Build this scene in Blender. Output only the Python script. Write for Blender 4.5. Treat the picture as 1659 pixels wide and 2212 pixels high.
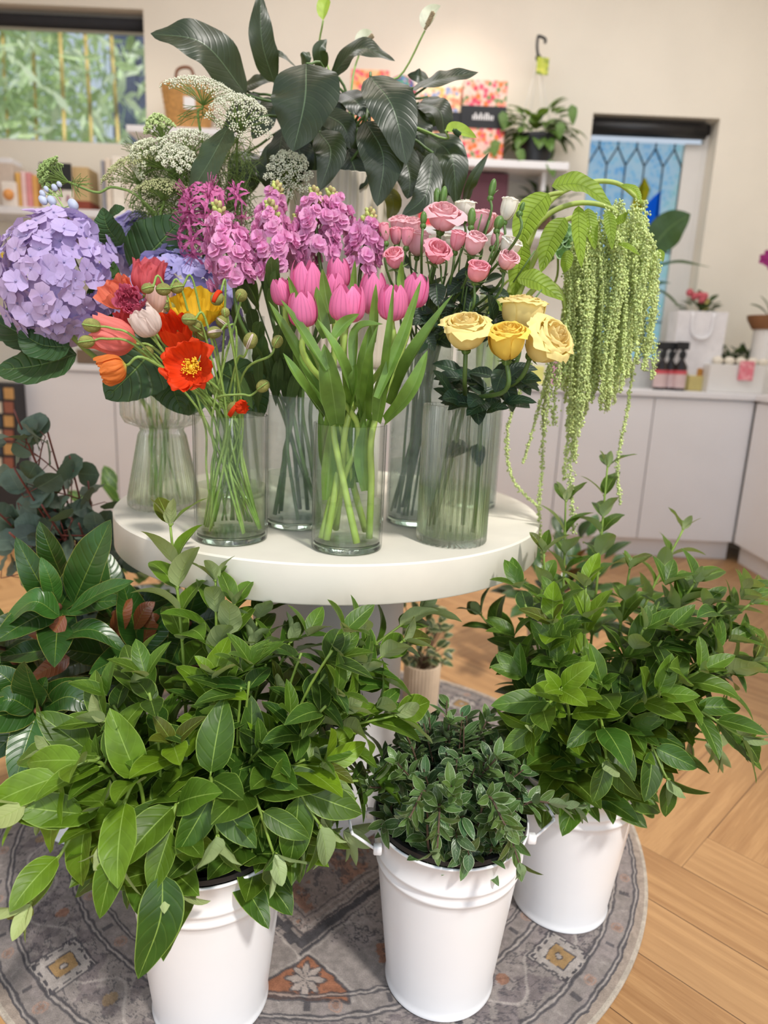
import bpy, math, random
import numpy as np
from mathutils import Vector, Matrix
for o in list(bpy.data.objects): bpy.data.objects.remove(o)
SC = bpy.context.scene; COL = SC.collection
PI = math.pi
# ------------------------------------------------------------------ camera
W, H = 1659, 2212
FPX, PITCH, ROLL, CAMH = 1485.75, 0.2293, 0.0445, 1.1076
cr, sr, cp, sp = math.cos(ROLL), math.sin(ROLL), math.cos(PITCH), math.sin(PITCH)
FWD = np.array([0, cp, -sp]); UP0 = np.array([0, sp, cp]); RT0 = np.array([1., 0, 0])
RT = cr*RT0 + sr*UP0; UPV = -sr*RT0 + cr*UP0
cam = bpy.data.cameras.new('camera'); camo = bpy.data.objects.new('camera', cam); COL.objects.link(camo)
camo.matrix_world = Matrix(((RT[0], UPV[0], -FWD[0], 0), (RT[1], UPV[1], -FWD[1], 0), (RT[2], UPV[2], -FWD[2], CAMH), (0, 0, 0, 1)))
cam.sensor_fit = 'VERTICAL'; cam.sensor_height = 36; cam.sensor_width = 27; cam.lens = FPX/H*36
cam.clip_start = .02; cam.clip_end = 200
cam.dof.use_dof = True; cam.dof.focus_distance = 1.05; cam.dof.aperture_fstop = 2.9
SC.camera = camo
# ------------------------------------------------------------------ light and exposure
SC.view_settings.view_transform = 'Standard'; SC.view_settings.look = 'None'
SC.view_settings.gamma = 1; SC.view_settings.use_curve_mapping = False
SC.view_settings.exposure = 0.5
SC.cycles.use_denoising = True
SC.cycles.max_bounces = 12; SC.cycles.transparent_max_bounces = 24; SC.cycles.transmission_bounces = 10
SC.cycles.diffuse_bounces = 4; SC.cycles.glossy_bounces = 4
SC.cycles.sample_clamp_indirect = 6; SC.cycles.caustics_reflective = False
wd = bpy.data.worlds.new('sky'); SC.world = wd; wd.use_nodes = True
nt = wd.node_tree; nt.nodes.clear()
wo = nt.nodes.new('ShaderNodeOutputWorld'); bg = nt.nodes.new('ShaderNodeBackground')
tc = nt.nodes.new('ShaderNodeTexCoord'); sx = nt.nodes.new('ShaderNodeSeparateXYZ'); rp = nt.nodes.new('ShaderNodeValToRGB')
nt.links.new(tc.outputs['Generated'], sx.inputs[0]); nt.links.new(sx.outputs[2], rp.inputs[0])
nt.links.new(rp.outputs[0], bg.inputs[0]); nt.links.new(bg.outputs[0], wo.inputs[0])
rp.color_ramp.elements[0].color = (.74, .82, .93, 1); rp.color_ramp.elements[0].position = .0
rp.color_ramp.elements[1].color = (.66, .81, 1.0, 1); rp.color_ramp.elements[1].position = .7
bg.inputs[1].default_value = 0.54
def light(name, kind, loc, target, energy, color, **kw):
    l = bpy.data.lights.new(name, kind); l.energy = energy; l.color = color
    for k, v in kw.items(): setattr(l, k, v)
    o = bpy.data.objects.new(name, l); COL.objects.link(o); o.location = loc
    o.rotation_euler = (Vector(target)-Vector(loc)).to_track_quat('-Z', 'Y').to_euler()
    return o
light('sun', 'SUN', (1.4, -.7, 4.1), (0, 1.3, .9), 2.1, (1, .95, .88), angle=math.radians(5))
light('shopfront_daylight', 'AREA', (-.3, -2.2, 2.1), (0, 1.6, .9), 24, (.90, .95, 1), shape='RECTANGLE', size=4.2, size_y=2.4)
light('shop_door_daylight', 'AREA', (.75, -2.1, 1.5), (0, 1.6, .9), 9, (1, 1, 1), shape='RECTANGLE', size=.32, size_y=2.2)
light('added_rear_fill', 'AREA', (.5, 2.9, 3.42), (.5, 3.2, 0), 30, (1, .98, .97), shape='RECTANGLE', size=3.6, size_y=1.0)  # added fill lamp under the ceiling, lifts the dim back wall and cabinets
# ------------------------------------------------------------------ helpers
def U(px, py, Y):
    "point of the place seen at a pixel of the photograph, at the distance Y"
    d = FWD + (px-W/2)/FPX*RT - (py-H/2)/FPX*UPV
    return np.array([0, 0, CAMH]) + Y/d[1]*d
def UZ(px, py, Z):
    d = FWD + (px-W/2)/FPX*RT - (py-H/2)/FPX*UPV
    return np.array([0, 0, CAMH]) + (Z-CAMH)/d[2]*d
def lin(c): return tuple(((v/255)/12.92 if v <= 10 else (((v/255)+.055)/1.055)**2.4) for v in c)
def A(*v): return np.array(v, float)
def nz(v):
    v = np.asarray(v, float); n = np.linalg.norm(v); return v/n if n > 1e-9 else A(0, 0, 1)
def perp(a, hint=(0, 0, 1)):
    a = nz(a); h = np.asarray(hint, float); p = h-a*np.dot(h, a)
    if np.linalg.norm(p) < 1e-4: p = A(1, .3, .2)-a*np.dot(A(1, .3, .2), a)
    return nz(p)
def rot(v, ax, an):
    ax = nz(ax); return v*math.cos(an)+np.cross(ax, v)*math.sin(an)+ax*np.dot(ax, v)*(1-math.cos(an))
def cat(pts, n):
    "smooth curve through control points"
    P = np.asarray(pts, float)
    if len(P) == 2: t = np.linspace(0, 1, n)[:, None]; return P[0]*(1-t)+P[1]*t
    Q = np.vstack([2*P[0]-P[1], P, 2*P[-1]-P[-2]]); m = len(P)-1; out = []
    for u in np.linspace(0, m, n):
        i = min(int(u), m-1); t = u-i; a, b, c, d = Q[i:i+4]
        out.append(.5*((2*b)+(c-a)*t+(2*a-5*b+4*c-d)*t*t+(3*b-a-3*c+d)*t**3))
    return np.array(out)
class MB:
    def __init__(s): s.v = []; s.f = []; s.uv = []; s.t = []; s.n = 0
    def grid(s, P, uv, tint=(1, 1, 1), close=False):
        a, b = P.shape[:2]; n0 = s.n
        s.v.append(P.reshape(-1, 3)); s.uv.append(np.broadcast_to(uv, (a, b, 2)).reshape(-1, 2))
        s.t.append(np.broadcast_to(np.asarray(tint, float), (a, b, 3)).reshape(-1, 3)); s.n += a*b
        for i in range(a-1):
            for j in range(b if close else b-1):
                k = (j+1) % b
                s.f.append((n0+i*b+j, n0+i*b+k, n0+(i+1)*b+k, n0+(i+1)*b+j))
    def raw(s, V, F, tint=(1, 1, 1), uv=None):
        V = np.asarray(V, float); n0 = s.n; s.v.append(V); s.n += len(V)
        s.uv.append(np.zeros((len(V), 2)) if uv is None else np.asarray(uv, float))
        s.t.append(np.broadcast_to(np.asarray(tint, float), (len(V), 3)))
        s.f += [tuple(n0+i for i in f) for f in F]
    def tube(s, pts, r0, r1=None, n=7, tint=(1, 1, 1), seg=None, cap=True):
        P = cat(pts, seg or max(6, 4*len(pts))); r1 = r0 if r1 is None else r1; m = len(P)
        T = np.gradient(P, axis=0); a = perp(T[0], (0.2, -1, .1)); G = np.zeros((m, n, 3))
        th = np.linspace(0, 2*PI, n, endpoint=False)
        for i in range(m):
            t = nz(T[i]); a = perp(t, a); b = np.cross(t, a); r = r0+(r1-r0)*i/(m-1)
            G[i] = P[i]+r*(np.cos(th)[:, None]*a+np.sin(th)[:, None]*b)
        uv = np.zeros((m, n, 2)); uv[:, :, 0] = np.linspace(0, 1, m)[:, None]; uv[:, :, 1] = .25
        n0 = s.n; s.grid(G, uv, tint, True)
        if cap: s.f.append(tuple(n0+(m-1)*n+j for j in range(n))); s.f.append(tuple(n0+n-1-j for j in range(n)))
        return P
    def lathe(s, c, prof, n=64, rib=0, amp=0, tint=(1, 1, 1), axis=None, cap0=False, cap1=False):
        th = np.linspace(0, 2*PI, n, endpoint=False); m = len(prof); G = np.zeros((m, n, 3))
        for i, (r, z) in enumerate(prof):
            rr = r+(amp*np.cos(th*rib) if rib and r > .01 else 0)
            G[i, :, 0] = rr*np.cos(th); G[i, :, 1] = rr*np.sin(th); G[i, :, 2] = z
        if axis is not None:
            a = nz(axis); e = perp(a, (.3, 1, .2)); b = np.cross(a, e)
            G = G[..., :1]*e+G[..., 1:2]*b+G[..., 2:3]*a
        G = G+np.asarray(c, float); uv = np.zeros((m, n, 2)); uv[..., 0] = np.linspace(0, 1, m)[:, None]; uv[..., 1] = th/(2*PI)
        n0 = s.n; s.grid(G, uv, tint, True)
        if cap0: s.f.append(tuple(n0+n-1-j for j in range(n)))
        if cap1: s.f.append(tuple(n0+(m-1)*n+j for j in range(n)))
    def ball(s, c, r, n=8, m=6, sc=(1, 1, 1), axis=None, tint=(1, 1, 1)):
        pr = [(max(1e-4, r*math.sin(PI*i/m)*sc[0]), -r*math.cos(PI*i/m)*sc[2]) for i in range(m+1)]
        s.lathe(c, pr, n, tint=tint, axis=axis)
    def octa(s, C, r, tint):
        C = np.asarray(C); k = len(C); r = np.broadcast_to(r, (k,))
        D = np.array([(1, 0, 0), (-1, 0, 0), (0, 1, 0), (0, -1, 0), (0, 0, 1), (0, 0, -1)], float)
        V = (C[:, None, :]+D[None]*r[:, None, None]).reshape(-1, 3); n0 = s.n
        s.v.append(V); s.n += len(V); s.uv.append(np.zeros((len(V), 2)))
        s.t.append(np.repeat(np.broadcast_to(np.asarray(tint, float), (k, 3)), 6, axis=0))
        fs = ((0, 2, 4), (2, 1, 4), (1, 3, 4), (3, 0, 4), (2, 0, 5), (1, 2, 5), (3, 1, 5), (0, 3, 5))
        for i in range(k):
            b = n0+6*i; s.f += [(b+p, b+q, b+w) for p, q, w in fs]
    def box(s, lo, hi, bev=0, tint=(1, 1, 1), rz=0, piv=None):
        x0, y0, z0 = lo; x1, y1, z1 = hi
        if bev:
            b = bev; V = []
            for z, i in ((z0, b), (z0+b, 0), (z1-b, 0), (z1, b)):
                for x, y in ((x0+i, y0+b+i*0), (x0+b, y0+i), (x1-b, y0+i), (x1-i, y0+b), (x1-i, y1-b), (x1-b, y1-i), (x0+b, y1-i), (x0+i, y1-b)): V.append((x, y, z))
            F = [(7, 6, 5, 4, 3, 2, 1, 0), tuple(24+j for j in range(8))]
            F += [(8*k+j, 8*k+(j+1) % 8, 8*k+8+(j+1) % 8, 8*k+8+j) for k in range(3) for j in range(8)]
        else:
            V = [(x0, y0, z0), (x1, y0, z0), (x1, y1, z0), (x0, y1, z0), (x0, y0, z1), (x1, y0, z1), (x1, y1, z1), (x0, y1, z1)]
            F = [(3, 2, 1, 0), (4, 5, 6, 7), (0, 1, 5, 4), (1, 2, 6, 5), (2, 3, 7, 6), (3, 0, 4, 7)]
        V = np.array(V, float)
        if rz:
            p = A(*(piv if piv is not None else ((x0+x1)/2, (y0+y1)/2, 0))); c, q = math.cos(rz), math.sin(rz); d = V-p
            V = p+np.stack([d[:, 0]*c-d[:, 1]*q, d[:, 0]*q+d[:, 1]*c, d[:, 2]], -1)
        s.raw(V, F, tint)
    def leafc(s, P, W_, nh, prof='ellip', fold=.25, wave=0, wf=3, tint=(1, 1, 1), nv=4, twist=0, ser=0, seed=0, roll=0):
        "blade of width W_ along curve P, upper face towards nh"
        m = len(P); T = np.gradient(P, axis=0); q = np.linspace(0, 1, m)
        w = PROF[prof](q)*W_/2; v = np.linspace(-1, 1, 2*nv+1); G = np.zeros((m, len(v), 3)); rr = random.Random(seed)
        ph = rr.random()*6; n = perp(T[0], nh)
        for i in range(m):
            t = nz(T[i]); n = perp(t, n if nh is None else (np.asarray(nh)*.6+n)); nn = rot(n, t, twist*q[i]); sd = np.cross(t, nn)
            ww = w[i]*(1+(ser*(i % 2) if 0 < i < m-1 else 0)); av = np.abs(v)
            up = av*math.sin(fold)-roll*av**2
            wv = wave*(av**1.5)*np.sin(q[i]*wf*2*PI+ph+(v > 0)*1.7)
            G[i] = P[i]+(v*ww*math.cos(fold))[:, None]*sd+(ww*up+W_*wv*min(1, q[i]*4)*min(1, (1-q[i])*4+.15))[:, None]*nn
        uv = np.zeros((m, len(v), 2)); uv[..., 0] = q[:, None]; uv[..., 1] = (v*.5+.5)[None]
        s.grid(G, uv, tint)
    def leaf(s, b, d, nh, L, W_, droop=.5, nu=8, **k):
        d = nz(d); n = perp(d, nh); P = [np.asarray(b, float)]; t = d
        ax = np.cross(d, -n)
        for i in range(nu): t = rot(d, ax, droop*(i+.5)/nu); P.append(P[-1]+t*L/nu)
        s.leafc(np.array(P), W_, n, **k)
    def build(s, name, mat, parent=None, smooth=True, loc=None):
        V = np.vstack(s.v); uv = np.vstack(s.uv); t = np.vstack(s.t)
        org = np.array(parent.location) if parent is not None else (np.array(loc) if loc is not None else np.zeros(3))
        if parent is not None and parent.parent is not None: org = org+np.array(parent.parent.location)
        if loc is not None and parent is not None: org = np.array(loc)
        me = bpy.data.meshes.new(name); me.from_pydata((V-org).tolist(), [], s.f)
        li = np.zeros(len(me.loops), dtype=np.int32); me.loops.foreach_get('vertex_index', li)
        ul = me.uv_layers.new(name='UVMap'); ul.data.foreach_set('uv', uv[li].ravel())
        ca = me.attributes.new('tint', 'FLOAT_COLOR', 'POINT'); ca.data.foreach_set('color', np.hstack([t, np.ones((len(t), 1))]).ravel())
        if smooth: me.polygons.foreach_set('use_smooth', np.ones(len(me.polygons), dtype=bool))
        if name in SHARP: me.set_sharp_from_angle(angle=math.radians(38))
        if mat is not None: me.materials.append(mat)
        o = bpy.data.objects.new(name, me); COL.objects.link(o)
        if parent is not None:
            o.parent = parent
            if loc is not None: o.location = tuple(np.array(loc)-np.array(parent.location))
        elif loc is not None: o.location = tuple(loc)
        return o
SHARP = {'tabletop', 'pedestal', 'pot', 'glass', 'thick_base', 'water', 'display_riser', 'bucket_liner', 'candle', 'pedestal_stand', 'bowl', 'lid', 'small_jar', 'bells', 'soil'}
PROF = {
    'ellip': lambda q: np.sin(PI*np.clip(q, 0, 1)**.85)**.8*(1-.0*q)+.02*(1-q),
    'vib': lambda q: np.clip(np.sin(PI*q**.8), 0, 1)**.72*(1-.12*q)+.03*(1-q),
    'mag': lambda q: np.clip(np.sin(PI*q**1.05), 0, 1)**.62+.03*(1-q),
    'obov': lambda q: np.clip(np.sin(PI*q**1.7), 0, 1)**.55*(q < 1)+.10*(1-q)**2,
    'petal': lambda q: np.clip(.16+q*1.5, 0, 1)*np.sqrt(np.clip(1-(np.clip(q-.55, 0, 1)/.45)**2.4, 0, 1)),
    'lance': lambda q: np.clip(np.sin(PI*q**.62), 0, 1)**.85+.12*(1-q),
    'strap': lambda q: np.clip(1-q**4, 0, 1)*(.7+.3*np.sin(PI*q)),
    'round': lambda q: np.sqrt(np.clip(1-(2*q-1)**2, 0, 1)),
    'heart': lambda q: np.clip(np.sin(PI*q**.62), 0, 1)**.7+.0*q,
    'tul': lambda q: np.clip(.55+q*1.2, 0, 1)*np.clip(1-q**2.6, 0, 1)**.8,
}
def setp(o, label=None, cat_=None, group=None, kind=None):
    if label: o['label'] = label
    if cat_: o['category'] = cat_
    if group: o['group'] = group
    if kind: o['kind'] = kind
    return o
def thing(name, label, cat_, loc, group=None):
    o = bpy.data.objects.new(name, None); COL.objects.link(o); o.location = tuple(loc); o.empty_display_size = .02
    return setp(o, label, cat_, group)
# ------------------------------------------------------------------ materials
def mat(name):
    m = bpy.data.materials.new(name); m.use_nodes = True; n = m.node_tree; n.nodes.clear()
    return m, n, n.nodes.new('ShaderNodeOutputMaterial')
def nd(n, t, **k):
    x = n.nodes.new(t)
    for a, b in k.items(): setattr(x, a, b)
    return x
def mth(n, op, a, b=None, c=None):
    x = nd(n, 'ShaderNodeMath', operation=op)
    for i, v in enumerate((a, b, c)):
        if v is None: continue
        if isinstance(v, (int, float)): x.inputs[i].default_value = v
        else: n.links.new(v, x.inputs[i])
    return x.outputs[0]
def mr(n, v, a, b, c=0, d=1):
    x = nd(n, 'ShaderNodeMapRange'); x.interpolation_type = 'SMOOTHSTEP'; n.links.new(v, x.inputs[0])
    for i, q in enumerate((a, b, c, d)): x.inputs[i+1].default_value = q
    return x.outputs[0]
def mix(n, f, a, b, mode='MIX'):
    x = nd(n, 'ShaderNodeMix', data_type='RGBA', blend_type=mode)
    for i, v in ((0, f), (6, a), (7, b)):
        if isinstance(v, (int, float)): x.inputs[i].default_value = v
        elif isinstance(v, tuple): x.inputs[i].default_value = (*v[:3], 1)
        else: n.links.new(v, x.inputs[i])
    return x.outputs[2]
def noise(n, scale, detail=3, rough=.5, vec=None, out=0):
    x = nd(n, 'ShaderNodeTexNoise'); x.inputs['Scale'].default_value = scale; x.inputs['Detail'].default_value = detail; x.inputs['Roughness'].default_value = rough
    if vec is not None: n.links.new(vec, x.inputs['Vector'])
    return x.outputs[out]
def objco(n): return nd(n, 'ShaderNodeTexCoord').outputs['Object']
def pbsdf(n, color, rough=.5, **k):
    p = nd(n, 'ShaderNodeBsdfPrincipled')
    if isinstance(color, tuple): p.inputs['Base Color'].default_value = (*color[:3], 1)
    else: n.links.new(color, p.inputs['Base Color'])
    p.inputs['Roughness'].default_value = rough
    for a, b in k.items(): p.inputs[a].default_value = b
    return p
def plain(name, c, rough=.5, var=.06, scale=20, bump=0, tint=False, **k):
    m, n, out = mat(name); c = lin(c)
    nf = noise(n, scale, 4, .55, objco(n))
    col = mix(n, mr(n, nf, .3, .7), tuple(v*(1-var) for v in c), tuple(min(1, v*(1+var)) for v in c))
    if tint:
        at = nd(n, 'ShaderNodeAttribute', attribute_name='tint'); col = mix(n, 1.0, col, at.outputs['Color'], 'MULTIPLY')
    p = pbsdf(n, col, rough, **k)
    if bump:
        b = nd(n, 'ShaderNodeBump'); b.inputs['Strength'].default_value = bump; b.inputs['Distance'].default_value = .003
        n.links.new(noise(n, scale*6, 4, .6, objco(n)), b.inputs['Height']); n.links.new(b.outputs[0], p.inputs['Normal'])
    n.links.new(p.outputs[0], out.inputs[0]); return m
def leafmat(name, top, under, vein, edge=None, rough=.38, nv=7, k=1.6, midw=.07, sidev=.35, trans=.22, bump=.35, var=.18, edgew=.9, spec=.45, tcol=None):
    m, n, out = mat(name); top, under, vein = lin(top), lin(under), lin(vein)
    uv = nd(n, 'ShaderNodeUVMap', uv_map='UVMap'); s = nd(n, 'ShaderNodeSeparateXYZ'); n.links.new(uv.outputs[0], s.inputs[0])
    q = mth(n, 'ABSOLUTE', mth(n, 'MULTIPLY', mth(n, 'SUBTRACT', s.outputs[1], .5), 2))
    mid = mr(n, q, midw, midw*.3)
    fr = mth(n, 'FRACT', mth(n, 'SUBTRACT', mth(n, 'MULTIPLY', s.outputs[0], nv), mth(n, 'MULTIPLY', mth(n, 'POWER', q, 1.3), k)))
    tri = mth(n, 'ABSOLUTE', mth(n, 'SUBTRACT', fr, .5))
    side = mr(n, tri, .44, .5)
    at = nd(n, 'ShaderNodeAttribute', attribute_name='tint')
    nf = mr(n, noise(n, 35, 3, .5, objco(n)), .3, .7)
    tp = mix(n, nf, tuple(v*(1-var) for v in top), tuple(v*(1+var) for v in top))
    tp = mix(n, 1.0, tp, at.outputs['Color'], 'MULTIPLY')
    tp = mix(n, mth(n, 'MULTIPLY', side, sidev), tp, vein); tp = mix(n, mth(n, 'MULTIPLY', mid, .8), tp, vein)
    if edge: tp = mix(n, mth(n, 'MULTIPLY', mr(n, q, edgew, min(.995, edgew+.07)), .8), tp, lin(edge))
    un = mix(n, .08, under, mix(n, 1.0, under, at.outputs['Color'], 'MULTIPLY'))
    un = mix(n, mth(n, 'MULTIPLY', side, sidev*.6), un, tuple(v*.72 for v in under)); un = mix(n, mth(n, 'MULTIPLY', mid, .5), un, vein)
    ge = nd(n, 'ShaderNodeNewGeometry'); col = mix(n, ge.outputs['Backfacing'], tp, un)
    p = pbsdf(n, col, rough); p.inputs['Specular IOR Level'].default_value = spec
    if bump:
        b = nd(n, 'ShaderNodeBump'); b.inputs['Strength'].default_value = bump; b.inputs['Distance'].default_value = .002
        n.links.new(mth(n, 'ADD', mr(n, tri, .30, .5, 1, 0), mr(n, q, 0, midw*1.5)), b.inputs['Height']); n.links.new(b.outputs[0], p.inputs['Normal'])
    t = nd(n, 'ShaderNodeBsdfTranslucent'); n.links.new(mix(n, 1.0, tp, lin(tcol or (215, 235, 90)), 'MULTIPLY') if False else mix(n, .5, tp, lin(tcol or (150, 185, 40))), t.inputs[0])
    ms = nd(n, 'ShaderNodeMixShader'); ms.inputs[0].default_value = trans
    n.links.new(p.outputs[0], ms.inputs[1]); n.links.new(t.outputs[0], ms.inputs[2]); n.links.new(ms.outputs[0], out.inputs[0])
    return m
def petalmat(name, tip, base, rough=.55, trans=.3, streak=.12, pos=.35, streakn=24):
    m, n, out = mat(name); tip, base = lin(tip), lin(base)
    uv = nd(n, 'ShaderNodeUVMap', uv_map='UVMap'); s = nd(n, 'ShaderNodeSeparateXYZ'); n.links.new(uv.outputs[0], s.inputs[0])
    at = nd(n, 'ShaderNodeAttribute', attribute_name='tint')
    w = mth(n, 'SINE', mth(n, 'MULTIPLY', s.outputs[1], streakn)); nf = noise(n, 60, 3, .6, objco(n))
    c = mix(n, 1.0, tip, at.outputs['Color'], 'MULTIPLY')
    c = mix(n, mr(n, s.outputs[0], pos, 0), c, base)
    c = mix(n, mth(n, 'MULTIPLY', mr(n, mth(n, 'MULTIPLY', w, nf), .1, .6), streak), c, tuple(v*.45 for v in tip))
    p = pbsdf(n, c, rough); p.inputs['Specular IOR Level'].default_value = .25
    t = nd(n, 'ShaderNodeBsdfTranslucent'); n.links.new(c, t.inputs[0])
    ms = nd(n, 'ShaderNodeMixShader'); ms.inputs[0].default_value = trans
    n.links.new(p.outputs[0], ms.inputs[1]); n.links.new(t.outputs[0], ms.inputs[2]); n.links.new(ms.outputs[0], out.inputs[0])
    return m
def schlick(n, f0):
    lw = nd(n, 'ShaderNodeLayerWeight'); lw.inputs[0].default_value = .5
    return mth(n, 'ADD', mth(n, 'MULTIPLY', mth(n, 'POWER', lw.outputs['Facing'], 5), 1-f0), f0)
def edgetint(n, c, pw=6, dk=.45):
    'longer path through the wall at a slant takes up more light'
    lw = nd(n, 'ShaderNodeLayerWeight'); lw.inputs[0].default_value = .5
    return mix(n, mth(n, 'POWER', lw.outputs['Facing'], pw), c, tuple(v*dk for v in c))
def thinglass(name, tint=(.96, .985, .97), gloss=1.0, rough=.02, frost=0.0):
    "clear pane or vase wall: lets light straight through, mirrors more at grazing angles"
    m, n, out = mat(name); fr = schlick(n, .02)
    tr = nd(n, 'ShaderNodeBsdfTransparent'); n.links.new(edgetint(n, tint), tr.inputs[0])
    gl = nd(n, 'ShaderNodeBsdfGlossy'); gl.inputs[0].default_value = (gloss, gloss, gloss, 1); gl.inputs[1].default_value = rough
    ms = nd(n, 'ShaderNodeMixShader'); n.links.new(fr, ms.inputs[0]); n.links.new(tr.outputs[0], ms.inputs[1]); n.links.new(gl.outputs[0], ms.inputs[2])
    res = ms.outputs[0]
    if frost:
        df = nd(n, 'ShaderNodeBsdfTranslucent'); df.inputs[0].default_value = (.82, .85, .84, 1); d2 = nd(n, 'ShaderNodeBsdfDiffuse'); d2.inputs[0].default_value = (.8, .83, .82, 1)
        m2 = nd(n, 'ShaderNodeMixShader'); m2.inputs[0].default_value = .5; n.links.new(df.outputs[0], m2.inputs[1]); n.links.new(d2.outputs[0], m2.inputs[2])
        m3 = nd(n, 'ShaderNodeMixShader'); nf = mr(n, noise(n, 18, 4, .6, objco(n)), .3, .75, frost*.5, frost*1.4); n.links.new(nf, m3.inputs[0])
        n.links.new(res, m3.inputs[1]); n.links.new(m2.outputs[0], m3.inputs[2]); res = m3.outputs[0]
    n.links.new(res, out.inputs[0]); return m
def mixglass(name, color, ior, f, pw=6, dk=.45):
    "ribbed glass: part bent, part straight-through light"
    m, n, out = mat(name); g = nd(n, 'ShaderNodeBsdfGlass'); g.inputs['Color'].default_value = (*color, 1); g.inputs['IOR'].default_value = ior; g.inputs['Roughness'].default_value = 0.0
    tr = nd(n, 'ShaderNodeBsdfTransparent'); n.links.new(edgetint(n, color, pw, dk), tr.inputs[0]); gl = nd(n, 'ShaderNodeBsdfGlossy'); gl.inputs[1].default_value = .04
    ms = nd(n, 'ShaderNodeMixShader'); n.links.new(schlick(n, .03), ms.inputs[0]); n.links.new(tr.outputs[0], ms.inputs[1]); n.links.new(gl.outputs[0], ms.inputs[2])
    m2 = nd(n, 'ShaderNodeMixShader'); m2.inputs[0].default_value = f; n.links.new(ms.outputs[0], m2.inputs[1]); n.links.new(g.outputs[0], m2.inputs[2]); n.links.new(m2.outputs[0], out.inputs[0]); return m
def realglass(name, color, ior, rough=0.0):
    m, n, out = mat(name); g = nd(n, 'ShaderNodeBsdfGlass'); g.inputs['Color'].default_value = (*color, 1); g.inputs['IOR'].default_value = ior; g.inputs['Roughness'].default_value = rough
    n.links.new(g.outputs[0], out.inputs[0]); return m
# ------------------------------------------------------------------ setting
YW = 4.45
M = {}
M['wall'] = plain('warm_white_paint', (234, 226, 211), .75, .02, 3)
M['ceil'] = plain('ceiling_paint', (238, 235, 230), .8, .02, 3)
M['joinery'] = plain('white_laminate', (233, 231, 232), .35, .015, 4)
M['trimw'] = plain('satin_white_trim', (225, 221, 216), .4, .02, 6)
M['black'] = plain('black_plastic', (24, 24, 27), .4, .1, 12)
M['dark'] = plain('charcoal_fabric', (38, 38, 42), .8, .1, 12)
def struct(o): o['kind'] = 'structure'; return o
# herringbone oak floor: planks are pattern inside one mesh
def oak():
    m, n, out = mat('oak_planks')
    uv = nd(n, 'ShaderNodeUVMap', uv_map='UVMap'); s = nd(n, 'ShaderNodeSeparateXYZ'); n.links.new(uv.outputs[0], s.inputs[0])
    at = nd(n, 'ShaderNodeAttribute', attribute_name='tint'); st = nd(n, 'ShaderNodeSeparateColor'); n.links.new(at.outputs['Color'], st.inputs[0])
    cb = nd(n, 'ShaderNodeCombineXYZ')
    n.links.new(mth(n, 'ADD', mth(n, 'MULTIPLY', s.outputs[0], 1.6), mth(n, 'MULTIPLY', st.outputs[0], 60)), cb.inputs[0])
    n.links.new(mth(n, 'ADD', mth(n, 'MULTIPLY', s.outputs[1], 4.2), mth(n, 'MULTIPLY', st.outputs[1], 90)), cb.inputs[1])
    n1 = noise(n, 1.4, 5, .6, cb.outputs[0])
    cb2 = nd(n, 'ShaderNodeCombineXYZ'); n.links.new(mth(n, 'MULTIPLY', s.outputs[0], 6), cb2.inputs[0])
    n.links.new(mth(n, 'ADD', mth(n, 'MULTIPLY', s.outputs[1], 60), mth(n, 'MULTIPLY', st.outputs[1], 90)), cb2.inputs[1])
    n2 = noise(n, 1.5, 4, .6, cb2.outputs[0])
    wv = mth(n, 'SINE', mth(n, 'MULTIPLY', n1, 55))
    c = mix(n, mr(n, n1, .3, .7), lin((180, 138, 92)), lin((144, 102, 62)))
    c = mix(n, mth(n, 'MULTIPLY', mr(n, wv, .2, 1), .30), c, lin((150, 106, 64)))
    c = mix(n, mth(n, 'MULTIPLY', mr(n, n2, .52, .72), .35), c, lin((132, 92, 56)))
    c = mix(n, mth(n, 'MULTIPLY', st.outputs[2], .35), c, lin((204, 164, 116)))
    e = mth(n, 'MINIMUM', s.outputs[1], mth(n, 'SUBTRACT', 1, s.outputs[1]))
    c = mix(n, mr(n, e, .012, .003), c, lin((92, 62, 38)))
    p = pbsdf(n, c, .42); n.links.new(mr(n, n2, .3, .8, .36, .5), p.inputs['Roughness'])
    n.links.new(p.outputs[0], out.inputs[0]); return m
M['oak'] = oak()
def floor():
    mb = MB(); w = .148; n = 5; r = random.Random(4); c45 = math.sqrt(.5)
    ox, oy = .71, 1.341
    def add(a0, b0, a1, b1, vert):
        cor = [(a0, b0), (a1, b0), (a1, b1), (a0, b1)]
        P = [(ox+(a+b)*w*c45, oy+(b-a)*w*c45, 0) for a, b in cor]
        cx = sum(p[0] for p in P)/4; cy = sum(p[1] for p in P)/4
        if not (-3.6 < cx < 3.2 and -1.2 < cy < 5.0): return
        P = [(min(2.8, max(-3.35, x)), min(4.5, y), z) for x, y, z in P]
        uv = [(0, 0), (n*w, 0), (n*w, 1), (0, 1)] if not vert else [(0, 0), (0, 1), (n*w, 1), (n*w, 0)]
        mb.raw(P, [(0, 1, 2, 3)], (r.random(), r.random(), r.random()), uv)
    for j in range(-45, 46):
        for i in range(-45, 46):
            t = (i-j) % (2*n)
            if t == 0: add(i, j, i+n, j+1, False)
            if t == 2*n-1: add(i, j, i+1, j+n, True)
    return struct(mb.build('floor', M['oak'], smooth=False))
floor()
W1 = (-2.95, U(309, 20, YW)[0], U(309, 315, YW)[2], U(309, 20, YW)[2])
W2 = (U(1282, 243, YW)[0], U(1556, 255, YW)[0], 1.10, U(1420, 250, YW)[2])
wb = MB(); XL, XR, CE = -3.3, 2.66, 3.5
def wslab(x0, x1, z0, z1): wb.box((x0, YW, z0), (x1, YW+.22, z1))
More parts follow.
